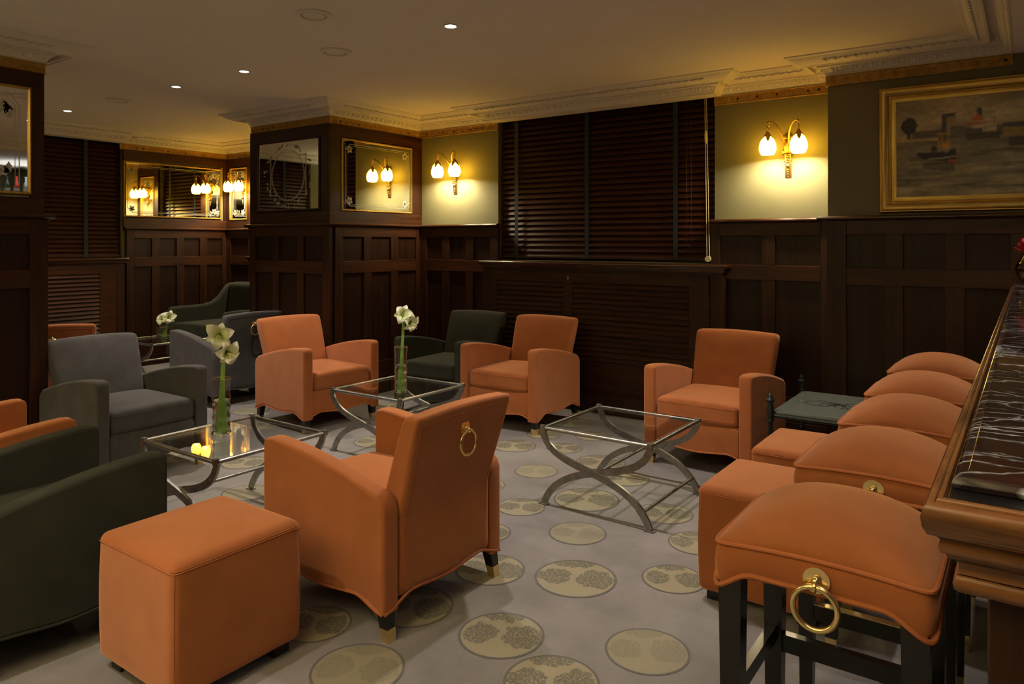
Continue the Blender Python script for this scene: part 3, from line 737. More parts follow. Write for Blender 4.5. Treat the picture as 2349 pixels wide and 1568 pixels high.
for k, (lo, hi) in enumerate(((.060, .225), (.056, .205), (.040, .145))): C[..., k] = np.where(w, lo+(hi-lo)*np.clip((wat-.3)*1.9*(1.0-.55*np.clip((Z-.25)/.35, 0, 1)), 0, 1), C[..., k])
X = X/.60                                              # the harbour's left part fills the visible left of the canvas
paint((Z > hor-.02) & (Z < hor+.07+.03*nb) & (X > .12), (.060, .055, .048)); paint((Z > hor-.03) & (Z < hor+.0) & (X < .30), (.20, .16, .075))
e = ((X-.10)/.065)**2+((Z-.735)/.10)**2; paint(e < .8+.7*(nb-.4), (.018, .018, .014)); paint((abs(X-.10) < .012) & (Z > .6) & (Z < .70), (.025, .02, .015))
def rect(x0, x1, z0, z1, c): paint((X > x0) & (X < x1) & (Z > z0) & (Z < z1), c)
rect(.33, .37, .64, .83, (.035, .037, .045)); rect(.365, .43, .60, .80, (.17, .14, .10)); rect(.335, .425, .80, .835, (.045, .045, .055)); rect(.39, .49, .60, .70, (.075, .07, .065))
rect(.575, .61, .64, .865, (.04, .042, .055)); rect(.605, .70, .62, .865, (.25, .22, .165))
for i in range(5):
    for j in range(4): rect(.615+.017*i, .621+.017*i, .66+.048*j, .682+.048*j, (.09, .08, .07))
paint((((X-.575)/.035)**2+((Z-.745)/.055)**2 < 1) & (Z > .735), (.27, .085, .03)); rect(.545, .607, .665, .738, (.26, .22, .16)); rect(.49, .60, .70, .725, (.22, .08, .03))
rect(.50, .72, .555, .625, (.04, .035, .03)); rect(.74, 1.2, .60, .70, (.04, .038, .032)); paint((X > .74) & (Z > .57) & (Z < .66-.1*(X-.74)) , (.15, .11, .03))
rect(.78, .98, .47, .56, (.035, .034, .03))
hull = (X > .155) & (X < .43) & (Z < .455+.30*np.clip(X-.33, 0, 1)+.15*np.clip(.2-X, 0, 1)) & (Z > .40-.06*(X-.155)/.27-.0+.45*np.clip(.2-X, 0, 1)); paint(hull, (.014, .014, .017))
paint(hull & (abs(Z-(.385+.12*np.clip(X-.3, 0, 1))) < .006) & (X > .24), (.19, .19, .19)); paint((X > .375) & (X < .43) & (Z > .325) & (Z < .37), (.24, .05, .02))
paint((X > .20) & (X < .42) & (Z < .35) & (Z > .26+.25*np.clip(.33-X, 0, 1)), (.03, .028, .026), .75)
rect(.30, .385, .49, .64, (.16, .105, .03)); rect(.335, .385, .47, .535, (.28, .15, .025)); rect(.31, .325, .565, .62, (.06, .05, .04)); rect(.34, .362, .56, .625, (.05, .045, .045)); rect(.368, .378, .565, .62, (.08, .07, .06))
rect(.295, .39, .63, .645, (.20, .13, .03)); rect(.26, .295, .46, .52, (.02, .02, .02)); paint(abs(((X-.365)/.013)**2+((Z-.475)/.026)**2-1) < .45, (.22, .21, .19))
for _ in range(3): C[1:-1, 1:-1] = (C[1:-1, 1:-1]*4+C[:-2, 1:-1]+C[2:, 1:-1]+C[1:-1, :-2]+C[1:-1, 2:])/8
C *= (.72+.55*rg.rand(nz, nx, 1)*.5+.28*nb[..., None])*np.array([1.95, 1.75, 1.35])
me = bpy.data.meshes.new('canvas')
vts = [((x-.5)*pw, -.018, (z-.5)*ph) for z in zs for x in xs]
me.from_pydata(vts, [], [(j*nx+i, j*nx+i+1, (j+1)*nx+i+1, (j+1)*nx+i) for j in range(nz-1) for i in range(nx-1)])
at = me.color_attributes.new('Col', 'FLOAT_COLOR', 'POINT')
at.data.foreach_set('color', np.concatenate([C.reshape(-1, 3), np.ones((nx*nz, 1))], 1).astype(np.float32).ravel())
me.materials.append(M['canvas']); o = bpy.data.objects.new('canvas', me); COL.objects.link(o); o.parent = t
b = MB(); prof = [(-.004, -.014), (-.004, -.020), (.010, -.024), (.022, -.022), (.026, -.028), (.034, -.028), (.038, -.024), (.044, -.034), (.066, -.048), (.074, -.046), (.080, -.034), (.086, -.036), (.092, -.030), (.092, -.006), (0, -.006)]
rs = []
for sx, sz in ((-1, -1), (1, -1), (1, 1), (-1, 1)): rs.append([b.v((sx*(pw/2+o_), y, sz*(ph/2+o_))) for o_, y in prof])
rs.append(rs[0]); b.loops(rs, False, False, False)
for q in (-1, 1):
    for k in range(int(pw/.012)): b.ball((-pw/2+.012*(k+.5), -.030, q*(ph/2+.030)), .0038, (1, 1, 1), 5, 3)
    for k in range(int(ph/.012)): b.ball((q*(pw/2+.030), -.030, -ph/2+.012*(k+.5)), .0038, (1, 1, 1), 5, 3)
b.build('gilt_frame', 'gold', t, 50)

# ------------------------------------------------------------------ armchairs
AW, AD = .345, .34
def hem(t): return .100+.044*sm(min(t, 1-t)/.22)-.018*max(0, math.sin(PI*t))**4
def ring_pull(par, x, y, z, sgn, rr=.046, tr=.0056):
    b = MB(); b.tube([(x, y, z), (x, y+sgn*.004, z)], .027, 24); b.ball((x, y+sgn*.010, z), .010); b.torus((x, y+sgn*.016, z-.008), .0085, .0042, 14, 6, 'x')
    p = b.build('ring_plate', 'brass', par)
    b = MB(); b.torus((x, y+sgn*.018, z-.008-rr), rr, tr, 36, 10, 'y'); b.build('ring', 'brass', p)
def armchair(loc, rz, label, fab, pipe, group):
    t = thing('armchair', loc, rz, label, 'armchair', group)
    n = 20
    outline = [(-AD, hem(0))]+[(-AD, hem(0)+(.592-hem(0))*k/8) for k in range(1, 9)]
    outline += [(-AD+.030*(1-math.cos(a)), .592+.030*math.sin(a)) for a in (.4, .8, 1.2)]
    tp = lambda s_: .624-.125*s_**1.75
    outline += [(-AD+.05+(2*AD-.09)*k/12, tp((.05+(2*AD-.09)*k/12)/(2*AD))) for k in range(13)]
    outline += [(AD-.010, tp(.97)-.020), (AD, tp(1)-.045)]
    outline += [(AD, tp(1)-.045+(hem(1)-tp(1)+.045)*k/7) for k in range(1, 8)]
    outline += [(AD-2*AD*k/n, hem(1-k/n)) for k in range(1, n)]
    outline = outline[::-1]
    for q in (-1, 1):
        b = MB(); b.slab(outline, *sorted((q*AW, q*(AW-.078))), .015); b.build('arm', fab, t, 60)
    b = MB()                                            # front apron and the rolled ledge above it
    def apf(p):
        u = (p.x+AW)/(2*AW); k = max(0, min(1, (.30-p.z)/.16)); return (p.x, p.y, p.z+(hem(u)-.14)*k)
    b.rbox((0, -AD+.06, .215), (AW-.082, .045, .075), .008, 16, apf); b.rbox((0, -.05, .287), (AW-.086, AD-.065, .022), .018, 6); b.build('front_apron', fab, t, 60)
    b = MB()
    def cf(p):
        u, w = p.x/.265, (p.y+.06)/.285; k = (p.z-.365)/.065
        return (p.x, p.y-.008*(1-u*u) if p.y < -.2 else p.y, p.z+.020*max(0, k)*(1-u*u)*(1-.6*w*w)-.004*max(0, -k))
    b.rbox((0, -.055, .368), (.258, .280, .062), .028, 10, cf); sc_ = b.build('seat_cushion', fab, t, 60)
    b = MB()
    for zz in (.408, .333): b.tube([(-.240+.048*k, -.3352-.008*(1-((-.240+.048*k)/.265)**2)+.0005, zz) for k in range(11)], .0022, 6)
    b.build('cushion_piping', fab, sc_)
    b = MB()
    def bf(p):                                          # x -1..1 etc: reclined, flaring, hem at the foot
        zz = p.z; u = p.x/.29; k = (p.y+.06)/.12
        yf = .215+max(0, zz-.40)*.40; yr = .342+max(0, zz-.42)*.285
        yf -= .016*(1-u*u)*sm((zz-.42)/.2)*sm((.80-zz)/.1)
        wd = .263+.018*sm((zz-.45)/.3); x = u*wd
        low = max(0, min(1, (.32-zz)/.17)); z2 = zz+(hem((x+AW)/(2*AW))-.15)*low
        z2 += .012*(1-u*u)*sm((zz-.62)/.17)
        return (x, yf+(yr-yf)*k, z2)
    b.rbox((0, 0, .4675), (.29, .06, .3175), .024, 14, bf)
    bk = b.build('backrest', fab, t, 60)
    b = MB(); pts = [bf(Vector((x, .0595, z)))for x, z in [(-.262, .30+.04*k) for k in range(12)]+[(-.25+.05*k, .752) for k in range(11)]+[(.262, .74-.04*k) for k in range(12)]]
    b.tube([(p[0], p[1]+.0002, p[2]) for p in pts], .0022, 6); b.build('back_piping', fab, bk)
    b = MB()
    for q in (-1, 1): b.tube([(q*(AW-.004), -AD+.008+(2*AD-.016)*k/24, hem(k/24)+.002) for k in range(25)], .0058, 6)
    b.tube([(-AW+.008+(2*AW-.016)*k/24, -AD+.008, hem(k/24)+.002) for k in range(25)], .0058, 6)
    b.tube([(-AW+.008+(2*AW-.016)*k/24, AD-.002, hem(k/24)+.002) for k in range(25)], .0058, 6)
    b.build('hem_piping', pipe, t)
    for x, y, dy in ((-1, -1, -.004), (1, -1, -.004), (-1, 1, .035), (1, 1, .035)):
        px, py = x*(AW-.042), y*(AD-.045); f = .045/.17; wm = .034+.018*f
        b = MB(); b.taper(px, py, .045, .17, wm, .052, x*.005*(1-f), dy*(1-f)); lg = b.build('leg', 'black', t)
        b = MB(); b.taper(px+x*.005*(1-f), py+dy*(1-f), 0, .0455, .0345, wm+.0012, x*.005*f, dy*f); b.build('brass_cap', 'brass', lg)
    p = bpy.data.objects.new('ring_pull', None); COL.objects.link(p); p.parent = t; p.empty_display_size = .05
    z = .70; ring_pull(p, 0, .342+(z-.42)*.285, z, 1)
    # let the ring hang flat on the sloping back
    for ch in p.children:
        for c2 in ch.children: c2.matrix_parent_inverse = Matrix()
    return t
def chair_at(mx, my, fx, fy):
    l = math.hypot(fx, fy); fx, fy = fx/l, fy/l
    return (mx-fx*AD, my-fy*AD, 0), facing(fx, fy)
G_O, G_C, G_D = 'orange velvet armchairs', 'charcoal velvet armchairs', 'dark green velvet armchairs'
loc, rz = chair_at(-2.505, 2.145, -1, 0)
C1 = armchair(loc, rz, 'orange velvet armchair in the foreground seen from behind with a brass ring', 'orange', 'orange_pipe', G_O)
def chair(mx, my, fx, fy, label, fab='orange'):
    loc, rz = chair_at(mx, my, fx, fy)
    sw = None if fab == 'orange' else {'orange_velvet': fab, 'orange_piping': fab}
    c = dup(C1, loc, rz, label, sw); c['group'] = {'orange': G_O, 'grey': G_C, 'green': G_D}[fab]; return c
chair(-4.262, 3.782, .995, -.09, 'orange velvet armchair facing right in front of the mirrored pillar')
chair(-3.235, 4.357, .04, -1, 'orange velvet armchair against the louvred cabinet beside the dark green one')
chair(-1.657, 4.256, -.02, -1, 'orange velvet armchair under the right hand wall lamp beside the frosted table')
chair(-3.79, 1.54, .06, 1, 'orange velvet armchair at the left edge behind the dark green one')
chair(-6.55, 2.66, -.93, .34, 'orange velvet armchair at far left with only its back top showing')
chair(-4.235, 2.305, 1, .03, 'charcoal velvet armchair facing the table with the tall amaryllis vase', 'grey')
chair(-6.26, 3.87, -1, 0, 'charcoal velvet armchair turned away behind the left orange armchair', 'grey')
chair(-3.945, 4.37, .07, -1, 'dark green velvet armchair in the corner by the pillar', 'green')
chair(-2.957, 1.494, .07, 1, 'dark green velvet armchair in the left foreground behind the ottoman', 'green')

# larger club chair in the alcove
t = thing('club_chair', (-7.38, 4.79, 0), 0, 'broad dark green club chair with sweeping arms in the far alcove', 'armchair')
ol = [(-.44, .16)]+[(-.44, .16+.46*k/6) for k in range(1, 7)]+[(-.43, .66), (-.40, .685), (-.30, .692), (-.15, .690), (.0, .695), (.10, .72), (.18, .775), (.24, .85), (.29, .905), (.34, .925), (.41, .92), (.44, .89)]+[(.44-.0*k, .89-.73*k/9) for k in range(1, 10)]+[(.44-.88*k/10, .16) for k in range(1, 10)]
for xa, xb in ((-.42, -.33), (.62, .71)):
    b = MB(); b.slab(ol[::-1], xa, xb, .03); b.build('arm', 'green', t, 60)
b = MB(); b.rbox((.145, -.05, .44), (.472, .37, .075), .035, 8, lambda p: (p.x, p.y, p.z+(.02 if p.z > .44 else 0)*(1-((p.x-.145)/.472)**2))); b.build('seat_cushion', 'green', t, 60)
b = MB(); b.rbox((.145, 0, .57), (.474, .09, .365), .045, 8, lambda p: (p.x, p.y+.33+(p.z-.5)*.12, p.z)); b.build('backrest', 'green', t, 60)
b = MB(); b.rbox((.145, -.03, .27), (.474, .39, .10), .01, 6); b.build('base', 'green', t, 60)
for x in (-1, 1):
    for y in (-1, 1): MB().taper(.145+x*.50, y*.37, 0, .17, .035, .05).build('leg', 'black', t)

# ------------------------------------------------------------------ ottomans
def ottoman(loc, label):
    t = thing('ottoman', loc, 0, label, 'ottoman', 'orange velvet cube ottomans'); hx, hy = .232, .234
    b = MB()
    def of(p):
        u, w = p.x/hx, p.y/hy; k = max(0, (p.z-.23)/.2)
        q = 1+.018*math.sin(PI*max(0, min(1, (p.z-.03)/.4)))
        return (p.x*q, p.y*q, p.z+.014*k*(1-u*u)*(1-w*w))
    b.rbox((0, 0, .243), (hx-.004, hy-.004, .205), .026, 10, of); b.build('upholstery', 'orange', t, 60)
    b = MB()
    for zz, ins in ((.4285, .0050), (.4225, .0025)):
        rr = .022; pts = []
        for cx, cy, a0 in ((1, 1, 0), (-1, 1, 90), (-1, -1, 180), (1, -1, 270)):
            for k in range(5): a = R(a0+22.5*k); pts.append((cx*(hx-ins-rr)+rr*math.cos(a), cy*(hy-ins-rr)+rr*math.sin(a), zz))
        b.tube(pts, .0011, 5, True)
    for cx in (-1, 1):
        for cy in (-1, 1): b.tube([(cx*(hx-.011)*(1+.018*math.sin(PI*k/8)), cy*(hy-.011)*(1+.018*math.sin(PI*k/8)), .055+.365*k/8) for k in range(9)], .0012, 5)
    b.build('seam', 'orange_pipe', t)
    for cx in (-1, 1):
        for cy in (-1, 1): MB().box(cx*.17-.03, cx*.17+.03, cy*.17-.03, cy*.17+.03, 0, .045).build('foot', 'black', t)
    return t
OT = ottoman((-2.272, 1.395, 0), 'orange velvet cube ottoman in the foreground between dark green and orange armchairs')
dup(OT, (-.835, 2.985, 0), 0, 'orange velvet cube ottoman tucked behind the nearest bar stool')
dup(OT, (-.832, 3.645, 0), 0, 'orange velvet cube ottoman behind the second bar stool, near the frosted table')

# ------------------------------------------------------------------ glass coffee tables
def coffee_table(loc, label):
    t = thing('coffee_table', loc, 0, label, 'table', 'steel and glass coffee tables'); h = .31; z = .42
    b = MB(); b.box(-h+.008, h-.008, -h+.008, h-.008, z-.004, z+.005); b.build('glass_top', 'glass', t)
    b = MB()
    for q in (-1, 1):
        b.tube([(-h, q*h, z-.010), (h, q*h, z-.010)], .0105, 10); b.tube([(q*h, -h, z-.010), (q*h, h, z-.010)], .0105, 10)
        for e in (-1, 1): b.box(q*h-.014, q*h+.014, e*h-.012, e*h+.012, z-.022, z+.007, .003)
    b.build('top_frame', 'steel', t)
    for e in (-1, 1):
        for q in (-1, 1):
            y = e*(h-.0)+(.007*e if q > 0 else -.007*e)
            pts = bez((-q*h, y, z-.012), (-q*(h-.045), y, .17), (q*.20, y, .30), (q*h, y, .006), 20)
            b = MB(); b.tube(pts, .01, flat=(.030, .011)) if 0 else None
            P = [Vector((p[0], p[2])) for p in pts]; A, B = [], []
            for i in range(len(P)):
                d = (P[min(i+1, len(P)-1)]-P[max(i-1, 0)]).normalized(); nrm = Vector((-d.y, d.x))*.0175; A.append(P[i]+nrm); B.append(P[i]-nrm)
            rs = [[b.v((a.x, y-.0065, a.y)), b.v((a.x, y+.0065, a.y)), b.v((c.x, y+.0065, c.y)), b.v((c.x, y-.0065, c.y))] for a, c in zip(A, B)]
            b.loops(rs); b.box(q*h-.026, q*h+.026, y-.016, y+.016, 0, .008, .002)
            for k in (3, 17): b.ball((pts[k][0], y-.0065*(1 if e < 0 else -1), pts[k][2]), .0045, (1, .5, 1), 8, 5)
            b.build('leg', 'steel', t)
    for x, zz, lb in ((0, .218, 0), (h-.035, .085, 0)):
        b = MB(); b.tube([(x, -h, zz), (x, h, zz)], .0085, 10); b.build('stretcher', 'steel', t)
    return t
T1 = coffee_table((-1.808, 3.58, 0), 'bare glass and steel coffee table on the open carpet')
dup(T1, (-3.508, 3.605, 0), 0, 'glass and steel coffee table between orange armchairs with white amaryllis')
dup(T1, (-3.295, 2.21, 0), 0, 'glass and steel coffee table in front of the charcoal armchair')
dup(T1, (-7.21, 4.02, 0), 0, 'glass and steel coffee table far away in front of the club chair')

# ------------------------------------------------------------------ vases and amaryllis
ZT = .4255
def vase(loc, r, hh, label, wob=1):
    t = thing('glass_vase', loc, 0, label, 'vase', 'clear glass vases'); n = 52
    f = lambda s_: r*(1+wob*(-.06+.16*math.exp(-(s_/.09)**2)+.050*math.cos(s_*38)*sm((.74-s_)/.12)-.05*math.exp(-((s_-.82)/.12)**2)+.10*sm((s_-.82)/.18)))
    b = MB(); b.lathe([(f(k/n), hh*k/n) for k in range(n+1)]+[(f(1-k/n)-.003, hh*(1-k/n)+(.010*(k/n)**6)) for k in range(n+1)]+[(.0005, .010)], 32)
    b.f([b.v((f(0)*math.cos(k*2*PI/32), f(0)*math.sin(k*2*PI/32), 0)) for k in range(32)]); b.build('body', 'vase_glass', t, 70)
    b = MB(); b.torus((0, 0, hh), f(1)-.0015, .0018, 36, 6); b.build('gilt_rim', 'brass', t)
    w = .62; b = MB(); pr = [(.0005, .0115)]+[(f(k/20*w)-.0040, max(.0115, hh*k/20*w)) for k in range(1, 21)]+[(.0005, hh*w)]
    b.lathe(pr, 32); b.build('water', 'water', t, 60)
    return t
def bloom(par, c, dirn, size, spin):
    b = MB(); b.uv = b.bm.loops.layers.uv.new('UVMap')
    d = Vector(dirn).normalized(); q = d.to_track_quat('Z', 'Y').to_matrix().to_4x4()
    b.M = Matrix.Translation(c) @ q @ Matrix.Rotation(spin, 4, 'Z')
    rg = random.Random(int(spin*100)+int(size*1e4))
    for k in range(6):
        a = k*PI/3; inner = k % 2; Lp = size*(1.0-.05*inner)*rg.uniform(.92, 1.05); wd = size*(.40 if not inner else .31); op = rg.uniform(.80, 1.0)
        G = []
        for i in range(9):
            s_ = i/8; rad = Lp*(.04+1.0*op*s_**1.1); zz = -size*.40+size*.50*math.sin(min(s_*1.9, PI/2))-size*.40*max(0, s_-.6)**1.3*2.0
            hw = wd*(math.sin(PI*min(1, .10+.88*s_**.9))**.9)*(1 if s_ < .999 else .08); row = []
            for j in range(7):
                u = -1+j/3; ww = u*hw; cup = size*(u*u)*(.20-.22*s_); rip = .02*size*math.sin(5*u+4*s_+k)
                vx, vy = rad, ww
                row.append(b.v((vx*math.cos(a)-vy*math.sin(a), vx*math.sin(a)+vy*math.cos(a), zz+cup+rip-(.006 if inner else 0))))
            G.append(row)
        for i in range(8):
            for j in range(6):
                f = b.f([G[i][j], G[i][j+1], G[i+1][j+1], G[i+1][j]])
                if f:
                    for lp, t_ in zip(f.loops, (i, i, i+1, i+1)): lp[b.uv].uv = (.5, t_/8)
    bl_ = b.build('bloom', 'petal', par, 70, False)
    b = MB(); b.M = Matrix.Translation(c) @ q
    for k in range(5):
        a = k*1.3; b.tube(bez((0, 0, -size*.3), (.05*size*math.cos(a), .05*size*math.sin(a), .1*size), (.1*size*math.cos(a), .1*size*math.sin(a)-.02*size, .4*size), (.16*size*math.cos(a), .16*size*math.sin(a)-.16*size, .62*size), 6), .0011, 5)
    b.build('stamens', 'stamen', bl_)
    b = MB(); b.M = Matrix.Translation(c) @ q; b.lathe([(.004, -size*.75), (.007, -size*.62), (.006, -size*.48), (size*.10, -size*.36), (size*.12, -size*.2)], 12); b.build('calyx', 'stem', bl_)
def amaryllis(loc, top, r0, blooms, label):
    t = thing('amaryllis', loc, 0, label, 'flower', 'white amaryllis stems')
    b = MB(); x, y, z = top
    pts = bez((0, 0, .016), (0, 0, z*.35), (x*.6, y*.6, z*.7), (x, y, z), 12)
    b.tube(pts, [r0*(1.9-1.0*min(1, k/7)-.05*k/12) for k in range(13)], 14); st = b.build('stem', 'stem', t, 60)
    for c, d, s_, sp in blooms: bloom(t, Vector(c), d, s_, sp)
    return t
toC = Vector((3.35, -2.1, 0)).normalized()
rt = Vector((math.cos(YAW), math.sin(YAW), 0))
def rel(x, z, y=0): return tuple(rt*x+Vector((0, 0, z))+toC*y)
vase((-3.344, 2.16, ZT), .046, .285, 'clear glass vase with a gilt rim on the table by the charcoal armchair')
amaryllis((-3.344, 2.16, ZT), rel(.012, .47), .0125, [(rel(-.012, .505, .03), toC*.95+rt*-.08+Vector((0, 0, .10)), .078, .3), (rel(.036, .415, .035), toC*.80+rt*.42+Vector((0, 0, -.12)), .076, .9)], 'tall white amaryllis in the vase by the charcoal armchair')
vase((-3.31, 3.42, ZT), .043, .30, 'clear glass vase on the table between the orange armchairs')
amaryllis((-3.31, 3.42, ZT), rel(.018, .475), .0110, [(rel(.006, .515, .03), toC*.9+rt*-.15+Vector((0, 0, .25)), .072, .1), (rel(.064, .455, .03), toC*.75+rt*.5+Vector((0, 0, -.25)), .072, .6)], 'white amaryllis standing in front of the dark panelled pillar')
vase((-7.22, 4.02, ZT), .080, .175, 'wide straight glass vase on the far table', 0)
amaryllis((-7.22, 4.02, ZT), rel(.035, .18), .010, [(rel(-.035, .20, .03), toC*.8+rt*-.4+Vector((0, 0, .35)), .072, .5), (rel(.050, .215, .03), toC*.9+rt*.2+Vector((0, 0, .3)), .080, .2)], 'short white amaryllis blooms in the far wide vase')

# ------------------------------------------------------------------ bar stools
SX, SY = .2175, .20
def stool(loc, label):
    t = thing('bar_stool', loc, 0, label, 'bar stool', 'orange velvet saddle bar stools')
    hm = lambda u: .628+.042*sm((1-abs(u))/.42)-.012*max(0, 1-abs(u)*1.6)**2*0
    pz = lambda u: .722+.012*(1-u*u)
    def rim(ins, zf, n=30):
        pts = []
        hx, hy = SX-ins, SY-ins; rr = .018
        def side(a, c):
            for k in range(n): f = k/n; pts.append((a[0]+(c[0]-a[0])*f, a[1]+(c[1]-a[1])*f))
        side((-hx, -hy), (hx, -hy)); side((hx, -hy), (hx, hy)); side((hx, hy), (-hx, hy)); side((-hx, hy), (-hx, -hy))
        out = []
        for x, y in pts:
            u, w = x/hx, y/hy
            k = (abs(u)**14+abs(w)**14)**(-1/14)
            out.append((x*k, y*k, zf(u if abs(abs(w)-1) < 1e-6 else w if 1 else 0, abs(abs(w)-1) < 1e-6, u, w)))
        return out
    hf = lambda s_, fr, u, w: hm(u) if fr else hm(w)-.0
    pf = lambda s_, fr, u, w: pz(u)
    b = MB(); rs = []
    for k in range(7):
        f = k/6; bul = .006*math.sin(PI*f)
        A, B = rim(-bul, hf), rim(-bul, pf)
        rs.append([b.v((p[0], p[1], p[2]+(q[2]-p[2])*f)) for p, q in zip(A, B)])
    b.loops(rs, True, False); b.build('seat_band', 'orange', t, 50)
    b = MB(); n = 22; G = []
    for i in range(n+1):
        row = []
        for j in range(n+1):
            u, w = math.sin(PI/2*(-1+2*i/n)), math.sin(PI/2*(-1+2*j/n))
            k = 1/max(1, (abs(u)**14+abs(w)**14)**(1/14)) if max(abs(u), abs(w)) > .5 else 1
            cr = .085*(max(0, 1-abs(u)**2.3)**.75)*(max(0, 1-abs(w)**2.6)**.55)
            row.append(b.v((u*SX*k, w*SY*k, pz(u)+cr)))
        G.append(row)
    for i in range(n):
        for j in range(n): b.f([G[i][j], G[i+1][j], G[i+1][j+1], G[i][j+1]])
    b.build('seat_cushion', 'orange', t, 80)
    b = MB(); b.tube([(p[0], p[1], p[2]+.001) for p in rim(-.002, pf)], .0050, 7, True); b.tube([(p[0], p[1], p[2]) for p in rim(-.004, hf)], .0058, 7, True); b.build('piping', 'orange_pipe', t)
    for x in (-1, 1):
        for y in (-1, 1):
            b = MB(); b.taper(x*(SX-.034), y*(SY-.032), .055, .70, .036, .052); lg = b.build('leg', 'black', t)
            b = MB(); b.taper(x*(SX-.034), y*(SY-.032), 0, .056, .033, .0365); b.build('brass_cap', 'brass', lg)
    for x in (-1, 1): MB().box(x*(SX-.034)-.011, x*(SX-.034)+.011, -SY+.045, SY-.045, .36, .40).build('stretcher', 'black', t)
    for y, z in ((-1, .265), (1, .33)):
        s_ = MB().box(-SX+.045, SX-.045, y*(SY-.032)-.012, y*(SY-.032)+.012, z, z+.045).build('stretcher', 'black', t)
        if y < 0: MB().box(-SX+.05, SX-.05, y*(SY-.032)-.0125, y*(SY-.032)+.0125, z+.045, z+.048).build('foot_plate', 'brass', s_)
    p = bpy.data.objects.new('ring_pull', None); COL.objects.link(p); p.parent = t; p.empty_display_size = .05
    ring_pull(p, .005, -SY-.006, .698, -1, .044, .0064)
    return t
SP = [(-.365, 1.808), (-.366, 2.492), (-.366, 3.115), (-.380, 3.735), (-.386, 4.415)]
ST = stool((*SP[0], 0), 'orange velvet bar stool nearest the camera, its brass ring in full view')
for (x, y), lb in zip(SP[1:], ['second orange bar stool from the camera along the counter', 'third orange bar stool, middle one of the row of five', 'fourth orange bar stool from the camera along the counter', 'fifth orange bar stool, farthest of the row by the panelled wall']): dup(ST, (x, y, 0), 0, lb)

# ------------------------------------------------------------------ bar counter
t = thing('bar_counter', (.27, 2.9, 0), 0, 'dark marble topped walnut bar counter at the right edge', 'bar counter')
ox, oy = -.27, -2.9; bx0, bx1, by0, by1, bz = -.082+ox, .62+ox, .765+oy, 5.04+oy, 1.160
e0 = .016
loop = [(bx0+e0, by0+e0), (bx0+e0, by1-e0), (bx1-e0, by1-e0), (bx1-e0, by0+e0)][::-1]
edge = [(-.035, bz-.050), (-.006, bz-.050), (.001, bz-.047), (.003, bz-.041), (.001, bz-.035), (.004, bz-.032), (.011, bz-.029), (.015, bz-.021), (.016, bz-.012), (.014, bz-.004), (.010, bz), (.006, bz+.0005), (.0045, bz-.002), (.004, bz+.002), (.002, bz+.004), (-.001, bz+.004), (-.003, bz+.001), (-.003, bz-.003), (-.035, bz-.003)]
b = MB(); b.sweep(loop, edge, True); b.build('edge_moulding', 'bar_wood', t, 50)
b = MB(); b.box(bx0+e0+.004, bx1-e0-.004, by0+e0+.004, by1-e0-.004, bz-.045, bz-.001); b.build('bed', 'black', t)
b = MB(); top = bz+.016
mp = [(-.06, bz-.002), (-.004, bz-.002), (.000, bz+.000), (.002, bz+.005), (.000, bz+.010), (-.005, top-.002), (-.011, top-.0004), (-.012, top+.0005), (-.06, top+.0005)]
lp2 = [(bx0+e0+.006, by0+e0+.050), (bx0+e0+.006, by1-e0-.01), (bx1-e0-.01, by1-e0-.01), (bx1-e0-.01, by0+e0+.050)][::-1]
b.sweep(lp2, mp, True); b.box(bx0+e0+.066, bx1-e0-.07, by0+e0+.110, by1-e0-.07, top-.02, top+.0005); b.build('marble_top', 'marble', t, 35)
b = MB(); a_ = .028; b.box(bx0+a_, bx1-.05, by0+a_, by1-.03, bz-.070, bz-.046, .001)
fl_ = [(bx0+a_, by0+a_), (bx0+a_, by1-.03), (bx1-.05, by1-.03), (bx1-.05, by0+a_)][::-1]
b.sweep(fl_, [(-.01, bz-.086), (-.002, bz-.086), (.003, bz-.082), (.004, bz-.076), (.001, bz-.071), (-.001, bz-.068), (-.01, bz-.066)], True)
b.sweep(fl_, [(-.01, bz-.060), (.002, bz-.056), (.008, bz-.051), (.010, bz-.047), (-.01, bz-.047)], True); b.box(bx0+a_, bx1-.05, by0+a_, by1-.03, bz-.085, bz-.068); b.build('frieze', 'bar_wood', t, 50)
b = MB(); b.box(bx0+.34, bx1-.06, by0+.75, by1-.05, 0, bz-.08); b.build('body', 'wood_v', t)
for y in (by0+.075, by0+1.9, by1-.25):
    b = MB(); b.box(bx0+.05, bx0+.085, y-.018, y+.018, .06, bz-.08, .003); b.box(bx0+.04, bx0+.095, y-.028, y+.028, 0, .06, .004); b.build('post', 'wood_v', t)
# vase with a red flower at the far end of the counter
t = thing('round_vase', (.005, 4.86, bz+.0165), 0, 'round yellowish glass vase at the far end of the bar', 'vase')
b = MB(); b.lathe([(.030, 0), (.052, .02), (.068, .055), (.070, .085), (.058, .12), (.040, .145), (.038, .158), (.043, .166), (.040, .166), (.034, .158), (.037, .145), (.055, .119), (.066, .085), (.064, .056), (.05, .024), (.001, .008)], 28); b.build('body', 'amber_glass', t, 60)
t = thing('red_flower', (.005, 4.86, bz+.0165), 0, 'red flower standing in the round vase on the bar', 'flower')
b = MB(); b.tube(bez((0, 0, .012), (0, 0, .08), (-.01, -.01, .12), (-.012, -.012, .20), 8), .005, 8); b.build('stem', 'stem', t)
b = MB()
for k in range(22):
    a = k*2.4; r_ = .012+.0017*k; b.M = Matrix.Translation((-.012+r_*math.cos(a), -.012+r_*math.sin(a), .235-.0028*k)) @ Matrix.Rotation(a, 4, 'Z') @ Matrix.Rotation(R(40+k*1.5), 4, 'Y')
    b.ball((0, 0, 0), 1, (.005, .016, .022), 7, 5)
b.M = Matrix(); b.build('bloom', 'red', t, 60)

